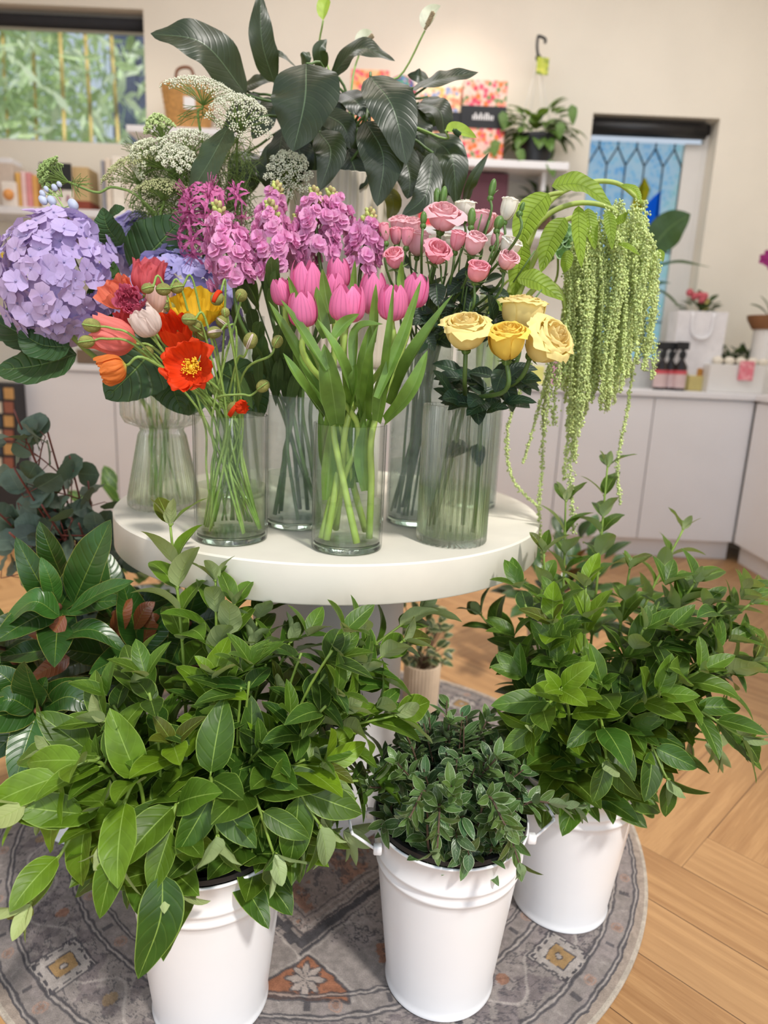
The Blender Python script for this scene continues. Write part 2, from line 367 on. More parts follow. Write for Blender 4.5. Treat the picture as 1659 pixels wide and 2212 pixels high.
wslab(XL, W1[0], 0, CE); wslab(W1[0], W1[1], 0, W1[2]); wslab(W1[0], W1[1], W1[3], CE); wslab(W1[1], W2[0], 0, CE)
wslab(W2[0], W2[1], 0, W2[2]); wslab(W2[0], W2[1], W2[3], CE); wslab(W2[1], XR+.2, 0, CE)
struct(wb.build('wall_back', M['wall'], smooth=False))
b = MB(); b.box((XR, -1.0, 0), (XR+.2, YW, CE)); struct(b.build('wall_right', M['wall'], smooth=False))
b = MB(); b.box((XL-.2, -1.0, 0), (XL, YW, CE)); struct(b.build('wall_left', M['wall'], smooth=False))
b = MB(); b.box((XL-.2, 1.2, CE), (XR+.2, YW+.22, CE+.12)); struct(b.build('ceiling', M['ceil'], smooth=False))
# windows
M['pane'] = thinglass('clear_window_glass', (.97, .985, .98))
def window(name, x0, x1, z0, z1, fw, yd):
    e = bpy.data.objects.new(name, None); COL.objects.link(e); e.location = ((x0+x1)/2, YW+yd, z0); e['kind'] = 'structure'
    m = MB()
    for lo, hi in (((x0, z0), (x1, z0+fw)), ((x0, z1-fw*2.2), (x1, z1)), ((x0, z0), (x0+fw, z1)), ((x1-fw, z0), (x1, z1))):
        m.box((lo[0], YW+yd, lo[1]), (hi[0], YW+yd+.05, hi[1]), .004)
    m.build('window_frame', M['trimw'], e, smooth=False); return e
w1 = window('window_1', *W1, .035, .11)
m = MB(); m.box((W1[0]+.03, YW+.13, W1[2]+.03), (W1[1]-.03, YW+.136, W1[3]-.07)); m.build('window_pane', M['pane'], w1, smooth=False)
m = MB(); zb = W1[3]-.055
m.tube([(W1[0], YW+.07, zb), (W1[1]-.01, YW+.07, zb)], .034, n=14, seg=3); m.build('roller_blind', M['dark'], w1)
w2 = window('window_2', *W2, .03, .11)
def leadglass():
    m, n, out = mat('textured_blue_glass'); oc = objco(n)
    s = nd(n, 'ShaderNodeSeparateXYZ'); n.links.new(oc, s.inputs[0])
    c = mix(n, mr(n, noise(n, 6, 2, .5, oc), .35, .65), (.38, .74, 1.0), (.62, .90, 1.0))
    c = mix(n, mr(n, mth(n, 'ADD', s.outputs[0], mth(n, 'MULTIPLY', noise(n, 4, 2, .5, oc), .25)), .22, .40), c, (.62, .95, .78))
    c = mix(n, mr(n, s.outputs[2], .75, .45), c, (.60, .95, .93))
    vz = nd(n, 'ShaderNodeTexVoronoi'); vz.inputs['Scale'].default_value = 34; n.links.new(oc, vz.inputs['Vector'])
    c = mix(n, mr(n, vz.outputs['Distance'], .1, .6), c, mix(n, .75, c, (.9, .98, 1)))
    t = nd(n, 'ShaderNodeBsdfTranslucent'); n.links.new(c, t.inputs[0])
    tr = nd(n, 'ShaderNodeBsdfTransparent'); n.links.new(c, tr.inputs[0])
    g = nd(n, 'ShaderNodeBsdfGlossy'); g.inputs[1].default_value = .15
    ms = nd(n, 'ShaderNodeMixShader'); ms.inputs[0].default_value = .7; n.links.new(t.outputs[0], ms.inputs[1]); n.links.new(tr.outputs[0], ms.inputs[2])
    m2 = nd(n, 'ShaderNodeMixShader'); m2.inputs[0].default_value = .05; n.links.new(ms.outputs[0], m2.inputs[1]); n.links.new(g.outputs[0], m2.inputs[2])
    n.links.new(m2.outputs[0], out.inputs[0]); return m
def colglass(name, c):
    m, n, out = mat(name); t = nd(n, 'ShaderNodeBsdfTransparent'); t.inputs[0].default_value = (*c, 1)
    d = nd(n, 'ShaderNodeBsdfTranslucent'); d.inputs[0].default_value = (*c, 1)
    ms = nd(n, 'ShaderNodeMixShader'); ms.inputs[0].default_value = .4; n.links.new(t.outputs[0], ms.inputs[1]); n.links.new(d.outputs[0], ms.inputs[2]); n.links.new(ms.outputs[0], out.inputs[0]); return m
YP = YW+.13
px0, px1 = W2[0]+.03, W2[1]-.14; pz0, pz1 = W2[2]+.03, W2[3]-.11
m = MB(); m.box((px0, YP, pz0), (px1, YP+.006, pz1)); m.build('leadlight_pane', leadglass(), w2, smooth=False)
m = MB(); m.box((px1, YP-.02, W2[2]), (W2[1]-.03, YP+.02, W2[3]-.11), .004); m.build('sash_stile', M['trimw'], w2, smooth=False)
m = MB(); L = lambda a, b: m.tube([A(a[0], YP-.004, a[1]), A(b[0], YP-.004, b[1])], .005, n=5, seg=2)
gw = (px1-px0)/5; zt2 = pz1-.03; zb2 = pz1-.13; zm = pz1-.62
for i in range(6):
    x = px0+i*gw
    L((x, zb2), (x, zm))
    if i < 5: L((x, zb2), (x+gw/2, zt2)); L((x+gw/2, zt2), (x+gw, zb2)); L((x+gw/2, zt2), (x+gw/2, pz1))
for z in (zm, zm-.42): L((px0, z), (px1, z))
for i in (1, 3): L((px0+i*gw, zm), (px0+i*gw, pz0))
m.build('lead_came', M['dark'], w2)
d0 = U(1386, 420, YP-.01)
m = MB(); m.raw([d0+A(-.05, 0, 0), d0+A(.01, 0, .10), d0+A(.05, 0, .03), d0+A(.02, 0, -.10), d0+A(-.06, 0, -.13)], [(0, 4, 3, 2, 1)]); m.build('amber_glass', colglass('amber_glass', (.95, .55, .02)), w2, smooth=False)
d1 = U(1405, 455, YP-.01)
m = MB(); m.raw([d1+A(-.05, 0, .02), d1+A(.05, 0, .12), d1+A(.06, 0, -.06), d1+A(-.01, 0, -.1)], [(0, 3, 2, 1)]); m.build('cobalt_glass', colglass('cobalt_glass', (.03, .22, .9)), w2, smooth=False)
m = MB(); zb = W2[3]-.055
m.tube([(W2[0]+.01, YW+.06, zb), (W2[1]-.05, YW+.06, zb)], .045, n=14, seg=3); m.build('roller_blind', M['black'], w2)
# garden beyond the left window
M['soil'] = plain('garden_soil', (88, 76, 60), .9, .2, 5)
m = MB(); m.box((-9, 4.9, -.3), (5, 13, -.1)); struct(m.build('ground', M['soil'], smooth=False))
M['bamboo'] = leafmat('bamboo_leaf', (212, 228, 190), (224, 234, 208), (190, 200, 160), rough=.35, trans=.3, sidev=0, bump=0)
rg = np.random.RandomState(5); mb = MB()
for i in range(9000):
    p = A(rg.uniform(-5.6, -2.0), rg.uniform(6.2, 8.2), rg.uniform(1.2, 4.7)); d = nz(A(rg.normal(), rg.normal()*.6, rg.normal()-.5))
    g = rg.uniform(.6, 1.25); L_ = rg.uniform(.14, .30); s_ = perp(d, rg.normal(size=3))
    if p[0] > -3.0 and rg.rand() < .75: continue
    mb.raw([p-s_*.001, p+d*L_*.4-s_*L_*.13, p+d*L_, p+d*L_*.4+s_*L_*.13], [(0, 1, 2, 3)], A(1, 1, rg.uniform(.75, 1.1))*g*1.2, [(0, .5), (.4, 0), (1, .5), (.4, 1)])
setp(mb.build('bamboo_foliage', M['bamboo'], smooth=False), 'pale green bamboo leaves crowding the garden outside the wide window', 'foliage', kind='stuff')
M['cane'] = plain('yellow_bamboo_cane', (210, 182, 110), .4, .25, 9)
for i, (x, y, l) in enumerate(((15, 6.7, 'far left'), (75, 6.9, 'second from the left'), (132, 6.5, 'bright golden one in the middle'), (188, 6.6, 'golden, just left of the blue gap'), (248, 6.6, 'pale, right of the blue gap'))):
    b0 = U(x, 200, y); m = MB()
    for k in range(8): m.tube([A(b0[0]+.02*math.sin(i+k), y, -.1+k*.62), A(b0[0]+.02*math.sin(i+k+1), y, -.1+(k+1)*.62-.01)], .016, n=8, seg=2)
    for k in range(9): m.ball(A(b0[0]+.02*math.sin(i+k), y, -.1+k*.62), .020, 8, 4, sc=(1, 1, .5))
    setp(m.build('bamboo_cane', M['cane'], loc=A(b0[0], y, -.1)), 'upright bamboo cane outside the wide window, '+l, 'bamboo', 'bamboo canes in the garden')
M['fence'] = plain('slate_blue_boards', (92, 98, 128), .7, .2, 7)
f0 = U(240, 200, 8.6)[0]; m = MB()
for k in range(4): m.box((f0+k*.3, 8.6, -.1), (f0+k*.3+.29, 8.7, 5.4), .008)
setp(m.build('garden_screen', M['fence'], loc=A(f0, 8.6, -.1), smooth=False), 'tall slate blue board screen at right end of wide window view', 'screen')
# joinery along the back and right walls
CF, CH = 3.87, .964
gx = lambda px: U(px, 1000, CF)[0]
xs = [gx(44), gx(253)]; x2, x3 = gx(1203), gx(1397); step = (x2-xs[1])/4
xs += [xs[1]+step*k for k in (1, 2, 3)]+[x2, x3, 2.03]
CL = ['white cabinet at left end of the run, beside the dark card rack', 'white cabinet behind the hourglass vase and eucalyptus', 'white cabinet behind the poppy vase', 'white cabinet behind the tulip vase', 'white cabinet behind the ribbed vase of yellow roses', 'white cabinet behind the hanging amaranth tassels', 'white cabinet in the corner at the right end of back run']
for k in range(7):
    a, c = xs[k], xs[k+1]
    e = thing('base_cabinet', CL[k], 'cabinet', ((a+c)/2, CF+.3, 0), 'white cabinets along the back wall')
    m = MB(); m.box((a+.001, CF+.02, .11), (c-.001, YW-.01, CH-.036)); m.build('body', M['joinery'], e, smooth=False)
    m = MB(); m.box((a+.003, CF, .115), (c-.003, CF+.018, CH-.045), .002); m.build('door', M['joinery'], e, smooth=False)
    m = MB(); m.box((a, CF+.05, 0), (c, CF+.065, .108)); m.build('toe_kick', M['joinery'], e, smooth=False)
for k, (a, c) in enumerate(((3.25, 3.86), (2.6, 3.24))):
    e = thing('base_cabinet', ['white cabinet on the right wall next to the corner', 'white cabinet on the right wall nearest the viewer'][k], 'cabinet', (2.33, (a+c)/2, 0), 'white cabinets along the right wall')
    m = MB(); m.box((2.05, a, .11), (2.65, c, CH-.036)); m.build('body', M['joinery'], e, smooth=False)
    m = MB(); m.box((2.03, a+.003, .115), (2.048, c-.003, CH-.045), .002); m.build('door', M['joinery'], e, smooth=False)
    m = MB(); m.box((2.075, a, 0), (2.09, c, .108)); m.build('toe_kick', M['joinery'], e, smooth=False)
m = MB(); m.box((xs[0]-.01, CF-.015, CH-.035), (2.65, YW-.005, CH), .004); m.box((2.015, 2.59, CH-.035), (2.65, CF-.015, CH), .004)
setp(m.build('worktop', M['joinery'], loc=A(.1, 4.1, CH-.035), smooth=False), 'long white worktop turning the corner over the wall cabinets', 'worktop')
# wall shelves
def shelf(name, label, pxl, pxr, pyc, yf, th=.04):
    z = U((pxl+pxr)/2, pyc, yf)[2]; x0, x1 = U(pxl, pyc, yf)[0], U(pxr, pyc, yf)[0]
    e = thing(name, label, 'shelf', ((x0+x1)/2, YW-.1, z-th), 'white wall shelves')
    m = MB(); m.box((x0, yf, z-th), (x1, YW-.002, z), .003); m.build('board', M['joinery'], e, smooth=False)
    m = MB()
    for x in (x0+.12, x1-.12): m.box((x-.012, yf+.06, z-th-.10), (x+.012, YW-.002, z-th), .002)
    m.build('bracket', M['joinery'], e, smooth=False); return z
ZSL = shelf('wall_shelf', 'white wall shelf under the wide window holding books and packets', -200, 470, 450, 4.15)
ZSL2 = shelf('wall_shelf', 'lower white wall shelf on the left behind the lilac hydrangea', -200, 470, 588, 4.15)
ZSR = shelf('wall_shelf', 'upper right white wall shelf with floral gift boxes and pot plant', 560, 1232, 336, 4.12)
ZSR2 = shelf('wall_shelf', 'lower right white wall shelf behind the spray roses', 560, 1238, 486, 4.12)
light('downlight_shelf', 'SPOT', (.30, 3.85, 3.45), (.30, 4.35, 1.5), 28, (1, .89, .74), spot_size=1.3, spot_blend=.9, shadow_soft_size=.08)
light('downlight_left', 'SPOT', (-1.6, 3.7, 3.45), (-1.6, 4.2, 1.5), 18, (1, .89, .74), spot_size=1.3, spot_blend=.9, shadow_soft_size=.08)
light('downlight_table', 'SPOT', (-.2, 1.75, 3.45), (-.2, 1.6, 1.0), 12, (1, .88, .74), spot_size=1.2, spot_blend=.9, shadow_soft_size=.1)
# things on the shelves
def bmat(name, c, rough=.6): 
    if name not in M: M[name] = plain(name, c, rough, .05, 25)
    return M[name]
def floralmat(name, cols, base):
    m, n, out = mat(name); oc = objco(n)
    v = nd(n, 'ShaderNodeTexVoronoi'); v.inputs['Scale'].default_value = 42; n.links.new(oc, v.inputs['Vector'])
    r = nd(n, 'ShaderNodeValToRGB'); r.color_ramp.interpolation = 'CONSTANT'
    s = nd(n, 'ShaderNodeSeparateColor'); n.links.new(v.outputs['Color'], s.inputs[0]); n.links.new(s.outputs[0], r.inputs[0])
    el = r.color_ramp.elements; el[0].color = (*lin(cols[0]), 1); el[1].color = (*lin(cols[-1]), 1); el[1].position = (len(cols)-1)/len(cols)
    for i, c in enumerate(cols[1:-1]): e = el.new((i+1)/len(cols)); e.color = (*lin(c), 1)
    c = mix(n, mr(n, v.outputs['Distance'], .5, .8), r.outputs[0], lin(base))
    p = pbsdf(n, c, .55); n.links.new(p.outputs[0], out.inputs[0]); return m
PK = floralmat('pink_floral_paper', [(226, 84, 110), (244, 150, 120), (236, 120, 60), (240, 190, 180), (216, 60, 90), (120, 140, 90)], (246, 205, 190))
YL = floralmat('yellow_floral_paper', [(240, 190, 110), (236, 160, 120), (150, 160, 200), (246, 214, 160), (226, 140, 110)], (248, 226, 196))
OR = floralmat('orange_floral_paper', [(240, 140, 70), (236, 110, 80), (246, 180, 120), (230, 90, 110)], (248, 190, 140))
BL = floralmat('blue_floral_fabric', [(50, 80, 150), (190, 60, 90), (60, 130, 110), (80, 100, 180), (220, 150, 160)], (40, 60, 130))
def boxat(name, label, cat_, px0, px1, py0, py1, Y, depth, m, z0=None, rz=0, group=None, bev=.004, parts=None, sm=False):
    a, c = U(px0, (py0+py1)/2, Y)[0], U(px1, (py0+py1)/2, Y)[0]; cx = (px0+px1)/2
    z1 = U(cx, py0, Y)[2]; zz = U(cx, py1, Y)[2] if z0 is None else z0
    e = thing(name, label, cat_, ((a+c)/2, Y+depth/2, zz), group)
    k = MB(); k.box((a, Y, zz), (c, Y+depth, z1), bev, rz=rz); k.build('body', m, e, smooth=False)
    return e, (a, c, zz, z1)
def giftbox(label, px0, px1, py0, py1, Y, m, z0, rz=0):
    e, (a, c, zz, z1) = boxat('gift_box', label, 'gift box', px0, px1, py0, py1, Y, .2, m, z0, rz, 'floral gift boxes on the upper shelf')
    return e, a, c, zz, z1
e, a, c, z0_, z1_ = giftbox('yellow floral gift box with black band, left of the pink pair', 905, 994, 185, 336, 4.17, YL, ZSR)
def band(e, a, c, za, zb, Y):
    k = MB(); k.box((a-.002, Y-.002, za), (c+.002, Y+.202, zb)); s = k.build('black_band', M['black'], e, smooth=False); s['label'] = 'black paper band with white lettering'
    k = MB(); r = random.Random(3)
    x = a+.06
    while x < c-.07: w = r.uniform(.010, .018); k.box((x, Y-.004, (za+zb)/2-.014), (x+w*.6, Y-.0015, (za+zb)/2+r.choice((.008, .02)))); x += w
    k.build('lettering', M['joinery'], s, smooth=False)
zz = z0_+(z1_-z0_)*.38; band(e, a, c, zz, zz+.10, 4.17)
e, a, c, z0_, z1_ = giftbox('bright pink and orange floral gift box with black band', 997, 1092, 172, 330, 4.15, PK, ZSR, 0)
zz = z0_+(z1_-z0_)*.40; band(e, a, c, zz, zz+.11, 4.15)
giftbox('orange floral box half hidden behind the peace lily', 756, 838, 150, 336, 4.2, OR, ZSR)
giftbox('pink floral box lowest behind the peace lily stems', 740, 800, 265, 336, 4.14, PK, ZSR)
e = thing('fabric_ball', 'navy floral fabric bundle between the two boxes behind the lily', 'ornament', U(868, 330, 4.2)*A(1, 1, 0)+A(0, 0, ZSR))
cc = U(868, 180, 4.2); k = MB(); k.ball(A(cc[0], 4.28, cc[2]-.02), .085, 14, 10); k.box((cc[0]-.06, 4.22, ZSR), (cc[0]+.06, 4.34, cc[2]-.08), .01); k.build('body', BL, e)
# hanging pot plant on the upper right shelf
M['potleaf'] = leafmat('pothos_leaf', (96, 130, 62), (96, 122, 66), (120, 140, 70), rough=.35, nv=6, sidev=.15, bump=.2)
hp = U(1158, 330, 4.22); hx, hz = hp[0], ZSR
e = thing('hanging_pot_plant', 'trailing green plant in black hanging pot at end of shelf', 'plant', (hx, 4.27, hz))
k = MB(); k.lathe((hx, 4.27, hz), [(.06, 0), (.085, .0), (.105, .14), (.112, .14), (.112, .16), (.100, .16), (.095, .12)], 28, cap0=True); k.build('pot', M['black'], e)
k = MB(); rr = np.random.RandomState(8)
for i in range(95):
    an = rr.uniform(0, 2*PI); el = rr.uniform(-.2, 1.1); d = A(math.cos(an)*math.cos(el), math.sin(an)*math.cos(el)*.7, math.sin(el)); q = A(hx, 4.27, hz+.16)+d*rr.uniform(.05, .17)*A(1.2, 1, 1)
    k.leaf(q, d+A(0, 0, -.3), (0, -.4, 1), rr.uniform(.08, .12), rr.uniform(.06, .085), .8, nu=5, nv=2, prof='heart', tint=A(1, 1, 1)*rr.uniform(.6, 1.3), seed=i)
for x, y, L_ in ((1235, 225, .11), (1120, 320, .09), (1185, 345, .10), (1070, 300, .10), (1085, 240, .1), (1210, 262, .09)):
    k.leaf(U(x, y, 4.13), (rr.uniform(-.3, .6), -.2, -1), (0, -1, .3), L_, .055, .3, nu=5, nv=2, prof='heart', seed=x)
k.build('foliage', M['potleaf'], e)
hk = U(1166, 84, 4.27); kn = U(1163, 125, 4.27); k = MB()
k.tube([kn, kn+A(-.012, 0, .05), kn+A(-.012, 0, .10), hk+A(0, 0, .012), hk+A(.03, 0, .0), hk+A(.03, 0, -.02)], .008, n=8, seg=18); k.ball(kn, .018, 8, 6); k.build('hook', M['black'], e)
k = MB()
for an in (0.3, 1.9, 3.4, 4.9): k.tube([kn, A(hx+.11*math.cos(an), 4.27+.11*math.sin(an), hz+.155)], .0022, n=5, seg=2)
s = k.build('hanger_wire', M['trimw'], e)
tg = U(1172, 142, 4.25); k = MB(); k.box((tg[0]-.034, 4.245, tg[2]-.045), (tg[0]+.034, 4.249, tg[2]+.04), rz=.2); s = k.build('tag', floralmat('lime_tag', [(180, 190, 60), (120, 140, 40), (210, 210, 90)], (190, 196, 80)), e, smooth=False); s['label'] = 'lime green plant tag'
# lower right shelf
boxat('storage_box', 'flat burgundy box standing on the lower shelf behind the roses', 'box', 1000, 1096, 373, 470, 4.2, .12, bmat('burgundy_card', (98, 50, 62)), ZSR2)
boxat('storage_box', 'small red topped carton behind the peace lily pot', 'box', 905, 960, 428, 470, 4.2, .1, bmat('red_card', (226, 66, 72)), ZSR2)
M['dkleaf'] = leafmat('dark_shelf_leaf', (52, 72, 40), (70, 88, 56), (86, 104, 60), rough=.4, sidev=.1, bump=0)
def potplant(name, label, c, r, h, spread, n, L_, potm, leafm, seed=0, up=.4):
    e = thing(name, label, 'plant', c); k = MB(); k.lathe(c, [(r*.7, 0), (r*.75, 0), (r, h), (r*.9, h), (r*.85, h*.9)], 24, cap0=True, cap1=True); k.build('pot', potm, e)
    k = MB(); rr = np.random.RandomState(seed)
    for i in range(n):
        an = rr.uniform(0, 2*PI); el = rr.uniform(-.1, 1.3); d = A(math.cos(an)*math.cos(el), math.sin(an)*math.cos(el), math.sin(el))
        k.leaf(A(*c)+A(0, 0, h)+d*rr.uniform(.2, 1)*spread*A(1, .7, 1), d+A(0, 0, up-.5), (0, -.3, 1), L_*rr.uniform(.7, 1.2), L_*.5, .7, nu=5, nv=2, tint=A(1, 1, 1)*rr.uniform(.6, 1.3), seed=i)
    k.build('foliage', leafm, e); return e
q = U(1175, 470, 4.25); potplant('pot_plant', 'small dark leafy plant on the lower right shelf', (q[0], 4.28, ZSR2), .05, .10, .17, 40, .09, bmat('clay_pot', (120, 90, 70)), M['dkleaf'], 4)
for i, x in enumerate((975, 1045, 1062)):
    q = U(x, 480, 4.16); k = MB(); k.lathe((q[0], 4.2, ZSR2), [(.0, 0), (.026, 0), (.028, .06), (.024, .07), (.024, .085), (0, .085)], 18)
    setp(k.build('small_jar', bmat('cream_jar', (222, 206, 180)), loc=A(q[0], 4.2, ZSR2)), ['small cream jar left of the burgundy box', 'small cream jar in front of burgundy box', 'small cream jar right of its twin by the box'][i], 'jar', 'cream jars on the lower right shelf')
# left shelf
BK = [('storage_jar', 'jar', 'squat cream jar with pale lid at far left of shelf', -6, 30, 352, 447, (206, 190, 176)), ('gift_packet', 'packet', 'white packet with orange print in front of jars', 4, 34, 392, 450, (238, 230, 220)),
      ('book', 'book', 'mustard yellow slim packet left of the pinks', 34, 45, 372, 445, (226, 178, 96)), ('book', 'book', 'pale pink packet beside mustard one', 46, 56, 370, 446, (240, 206, 204)),
      ('book', 'book', 'rose pink packet in the middle of shelf row', 57, 69, 372, 446, (226, 150, 152)), ('book', 'book', 'amber packet right of the rose pink one', 70, 82, 378, 447, (232, 176, 100)),
      ('gift_packet', 'packet', 'brown paper pouch with red foot beside black card', 152, 192, 360, 452, (200, 172, 124)),
      ('book', 'book', 'slim grey book standing between pouch and white books', 219, 226, 346, 450, (150, 150, 158)), ('book', 'book', 'cream spined book right of the grey one', 228, 240, 342, 452, (228, 214, 196)),
      ('book', 'book', 'tall white book in middle of the white row', 242, 268, 338, 453, (240, 232, 218)), ('book', 'book', 'warm white book right of tall white one', 270, 296, 345, 455, (232, 220, 204)), ('book', 'book', 'last pale book hidden by the white lace flowers', 298, 322, 345, 457, (236, 226, 212))]
for i, (nm, ct, lb, a, c, y0, y1, col) in enumerate(BK):
    Y = 4.19 if i != 1 else 4.155
    e, (xa, xc, za, zb) = boxat(nm, lb, ct, a, c, y0, y1, Y, .14 if i != 1 else .03, bmat('paper_%d' % i, col), ZSL, group='books and packets on the left shelf')
    if nm == 'book': k = MB(); k.box((xa+.003, Y+.004, za+.004), (xc-.003, Y+.142, zb+.001)); k.build('pages', M['joinery'], e, smooth=False)
    if i == 1: k = MB(); k.ball(A((xa+xc)/2, Y-.001, za+.06), .03, 10, 6, sc=(1, 1, 1), axis=(0, 1, 0)); k.lathe(A((xa+xc)/2, Y-.003, za+.06), [(0, 0), (.03, 0), (.03, .002)], 16, axis=(0, 1, 0)); k.build('print', bmat('orange_print', (230, 160, 90)), e)
    if i == 6: k = MB(); k.box((xa-.001, Y-.002, za), (xc+.001, Y+.141, za+.05)); k.build('red_foot', bmat('rust_card', (140, 62, 44)), e, smooth=False)
    if i == 0: k = MB(); k.box((xa+.01, Y+.01, zb), (xc-.01, Y+.13, zb+.03), .004); k.build('lid', M['joinery'], e, smooth=False)
e, (xa, xc, za, zb) = boxat('greeting_card', 'white card with black top and tiny flowers behind spidery green head', 'card', 88, 156, 352, 447, 4.165, .012, bmat('card_white', (238, 232, 222)), ZSL)
k = MB(); k.box((xa-.001, 4.163, za+(zb-za)*.42), (xc+.001, 4.166, zb)); k.build('black_panel', M['black'], e, smooth=False)
k = MB()
for px, py in ((131, 412), (147, 425), (146, 432), (128, 430)): k.ball(U(px, py, 4.163), .008, 8, 5)
k.build('printed_flower', bmat('card_pink', (160, 80, 120)), e)
# basket on the wall
WK = plain('wicker', (196, 146, 84), .7, .25, 60, .6)
e = thing('wicker_basket', 'honey wicker basket with leather handles behind the white lace flowers', 'basket', U(398, 285, 4.2))
q0, q1 = U(365, 180, 4.2), U(432, 285, 4.2); cx = (q0[0]+q1[0])/2
k = MB(); hgt = q0[2]-q1[2]
k.lathe((cx, 4.28, q1[2]), [(.08, 0), (.11, .0)]+[(.11+.035*t+.004*(i % 2), hgt*t) for i, t in enumerate(np.linspace(0.02, 1, 18))]+[(.125, hgt), (.1, .03)], 40, cap0=True); k.build('body', WK, e)
k = MB(); k.tube([A(cx-.03, 4.15, q0[2]-.03), A(cx-.02, 4.15, q0[2]+.05), A(cx+.05, 4.15, q0[2]+.06), A(cx+.08, 4.15, q0[2]-.02)], .008, n=8); k.build('handle', bmat('tan_leather', (120, 70, 40)), e)
tq = U(409, 222, 4.12); k = MB(); k.box((tq[0]-.03, 4.12, tq[2]-.03), (tq[0]+.03, 4.124, tq[2]+.03), rz=.1); k.build('label_card', M['joinery'], e, smooth=False)
z = q1[2]; m = MB(); m.box((cx-.3, 4.12, z-.036), (cx+.3, YW-.002, z-.001), .003); setp(m.build('wall_shelf', M['joinery'], loc=A(cx, 4.3, z-.036), smooth=False), 'short white wall shelf carrying the wicker basket', 'shelf')
# lower left shelf
for i, (px, c) in enumerate(((2, (222, 188, 40)), (30, (226, 222, 210)))):
    q = U(px, 585, 4.2); k = MB(); k.lathe((q[0], 4.24, ZSL2), [(0, 0), (.045, 0), (.048, .09), (.04, .10)], 20); e = thing('storage_jar', ['jar of yellow sweets on the lower left shelf', 'clear jar beside the yellow one, lower left shelf'][i], 'jar', (q[0], 4.24, ZSL2)); k.build('body', bmat('jar_%d' % i, c), e)
    k = MB(); k.lathe((q[0], 4.24, ZSL2+.10), [(.0, 0), (.046, 0), (.046, .04), (0, .04)], 20); k.build('lid', M['trimw'], e)
boxat('storage_box', 'pale pink carton on the lower left shelf above hydrangea', 'box', 250, 280, 476, 585, 4.2, .12, bmat('blush_card', (226, 196, 204)), ZSL2)
boxat('storage_box', 'peach carton beside the pale pink one', 'box', 284, 308, 480, 585, 4.2, .12, bmat('peach_card', (236, 180, 160)), ZSL2)
# left of the cabinets: dark card rack
e, (xa, xc, za, zb) = boxat('card_rack', 'dark greeting card rack at left edge beside white cabinets', 'rack', -170, 40, 825, 1120, 3.75, .12, bmat('charcoal_board', (44, 42, 44)), 0.0)
rr = random.Random(2)
for i in range(12):
    px, py = (-5+25*(i % 2), 850+30*(i//2)); q = U(px, py, 3.75); k = MB(); k.box((q[0]-.025, 3.742, q[2]-.03), (q[0]+.025, 3.749, q[2]+.03))
    k.build('card', bmat('card_c%d' % (i % 4), [(60, 70, 84), (196, 150, 90), (220, 210, 190), (150, 90, 70)][i % 4]), e, smooth=False)
# things on the worktop, right
def wt(px, Y): q = U(px, 830, Y); return A(q[0], Y, CH)
e = thing('shopping_bag', 'white paper carrier bag standing in front of leadlight window', 'bag', wt(1500, 4.08)); xa, xc = U(1464, 700, 4.02)[0], U(1568, 700, 4.02)[0]; zt_ = U(1515, 672, 4.02)[2]
k = MB(); V = []
for z, i in ((CH, 0), (zt_, .006)): V += [(xa-i, 4.02, z), (xc+i, 4.02, z), (xc+i, 4.15, z), (xa-i, 4.15, z)]
k.raw(V, [(3, 2, 1, 0), (0, 1, 5, 4), (1, 2, 6, 5), (2, 3, 7, 6), (3, 0, 4, 7)]); k.build('body', bmat('white_paper', (228, 224, 224)), e, smooth=False)
k = MB(); cx = (xa+xc)/2
k.tube([(cx-.06, 4.014, zt_-.01), (cx-.05, 4.01, zt_-.12), (cx+.0, 4.008, zt_-.15), (cx+.05, 4.01, zt_-.12), (cx+.06, 4.014, zt_-.01)], .008, n=8, seg=20); k.build('ribbon_handle', M['joinery'], e)
q = wt(1490, 4.27); potplant('pot_plant', 'small plant with pink red flowers behind the white bag', (q[0], 4.27, CH), .06, .42, .11, 40, .08, bmat('grey_pot', (190, 190, 186)), M['dkleaf'], 7)
k = MB(); 
for px, py in ((1490, 632), (1500, 640), (1512, 638), (1522, 640), (1516, 648)): k.ball(U(px, py, 4.2), .022, 8, 6)
setp(k.build('flower_cluster', bmat('coral_flower', (206, 96, 104)), bpy.data.objects['pot_plant.001']))
boxat('storage_box', 'yellow carton peeping out of the white bag', 'box', 1518, 1530, 645, 700, 4.3, .04, bmat('yellow_card', (222, 204, 120)), CH)
for i, px in enumerate((1424, 1443, 1466)):
    c = wt(px, 3.93+.03*(i % 2)); top = U(px, 738, 3.93)[2]-CH; e = thing('spray_bottle', ['leftmost dark spray bottle half behind amaranth tassels', 'middle dark spray bottle with pink label band', 'right dark spray bottle beside the white bag'][i], 'bottle', c, 'dark spray bottles on the worktop')
    k = MB(); k.lathe(c, [(0, 0), (.032, 0), (.034, .01), (.034, top*.5), (.014, top*.62), (.014, top*.68), (0, top*.68)], 20); k.build('body', bmat('amber_black_glass', (40, 34, 34), .2), e)
    k = MB(); k.lathe(c, [(.0345, top*.06), (.0345, top*.34)], 20); k.build('label_wrap', bmat('blush_label', (214, 188, 186)), e); k = MB(); k.lathe(c, [(.0348, top*.34), (.0348, top*.42)], 20); k.build('label_band', bmat('coral_label', (206, 84, 92)), e)
    k = MB(); k.box(c+A(-.016, -.016, top*.68), c+A(.016, .016, top*.8), .004); k.box(c+A(-.04, -.01, top*.84), c+A(.03, .012, top), .005); k.box(c+A(-.008, -.008, top*.8), c+A(.008, .008, top*.86)); k.tube([c+A(-.03, 0, top*.86), c+A(-.04, 0, top*.74)], .005, n=6); k.build('trigger_head', M['black'], e, smooth=False)
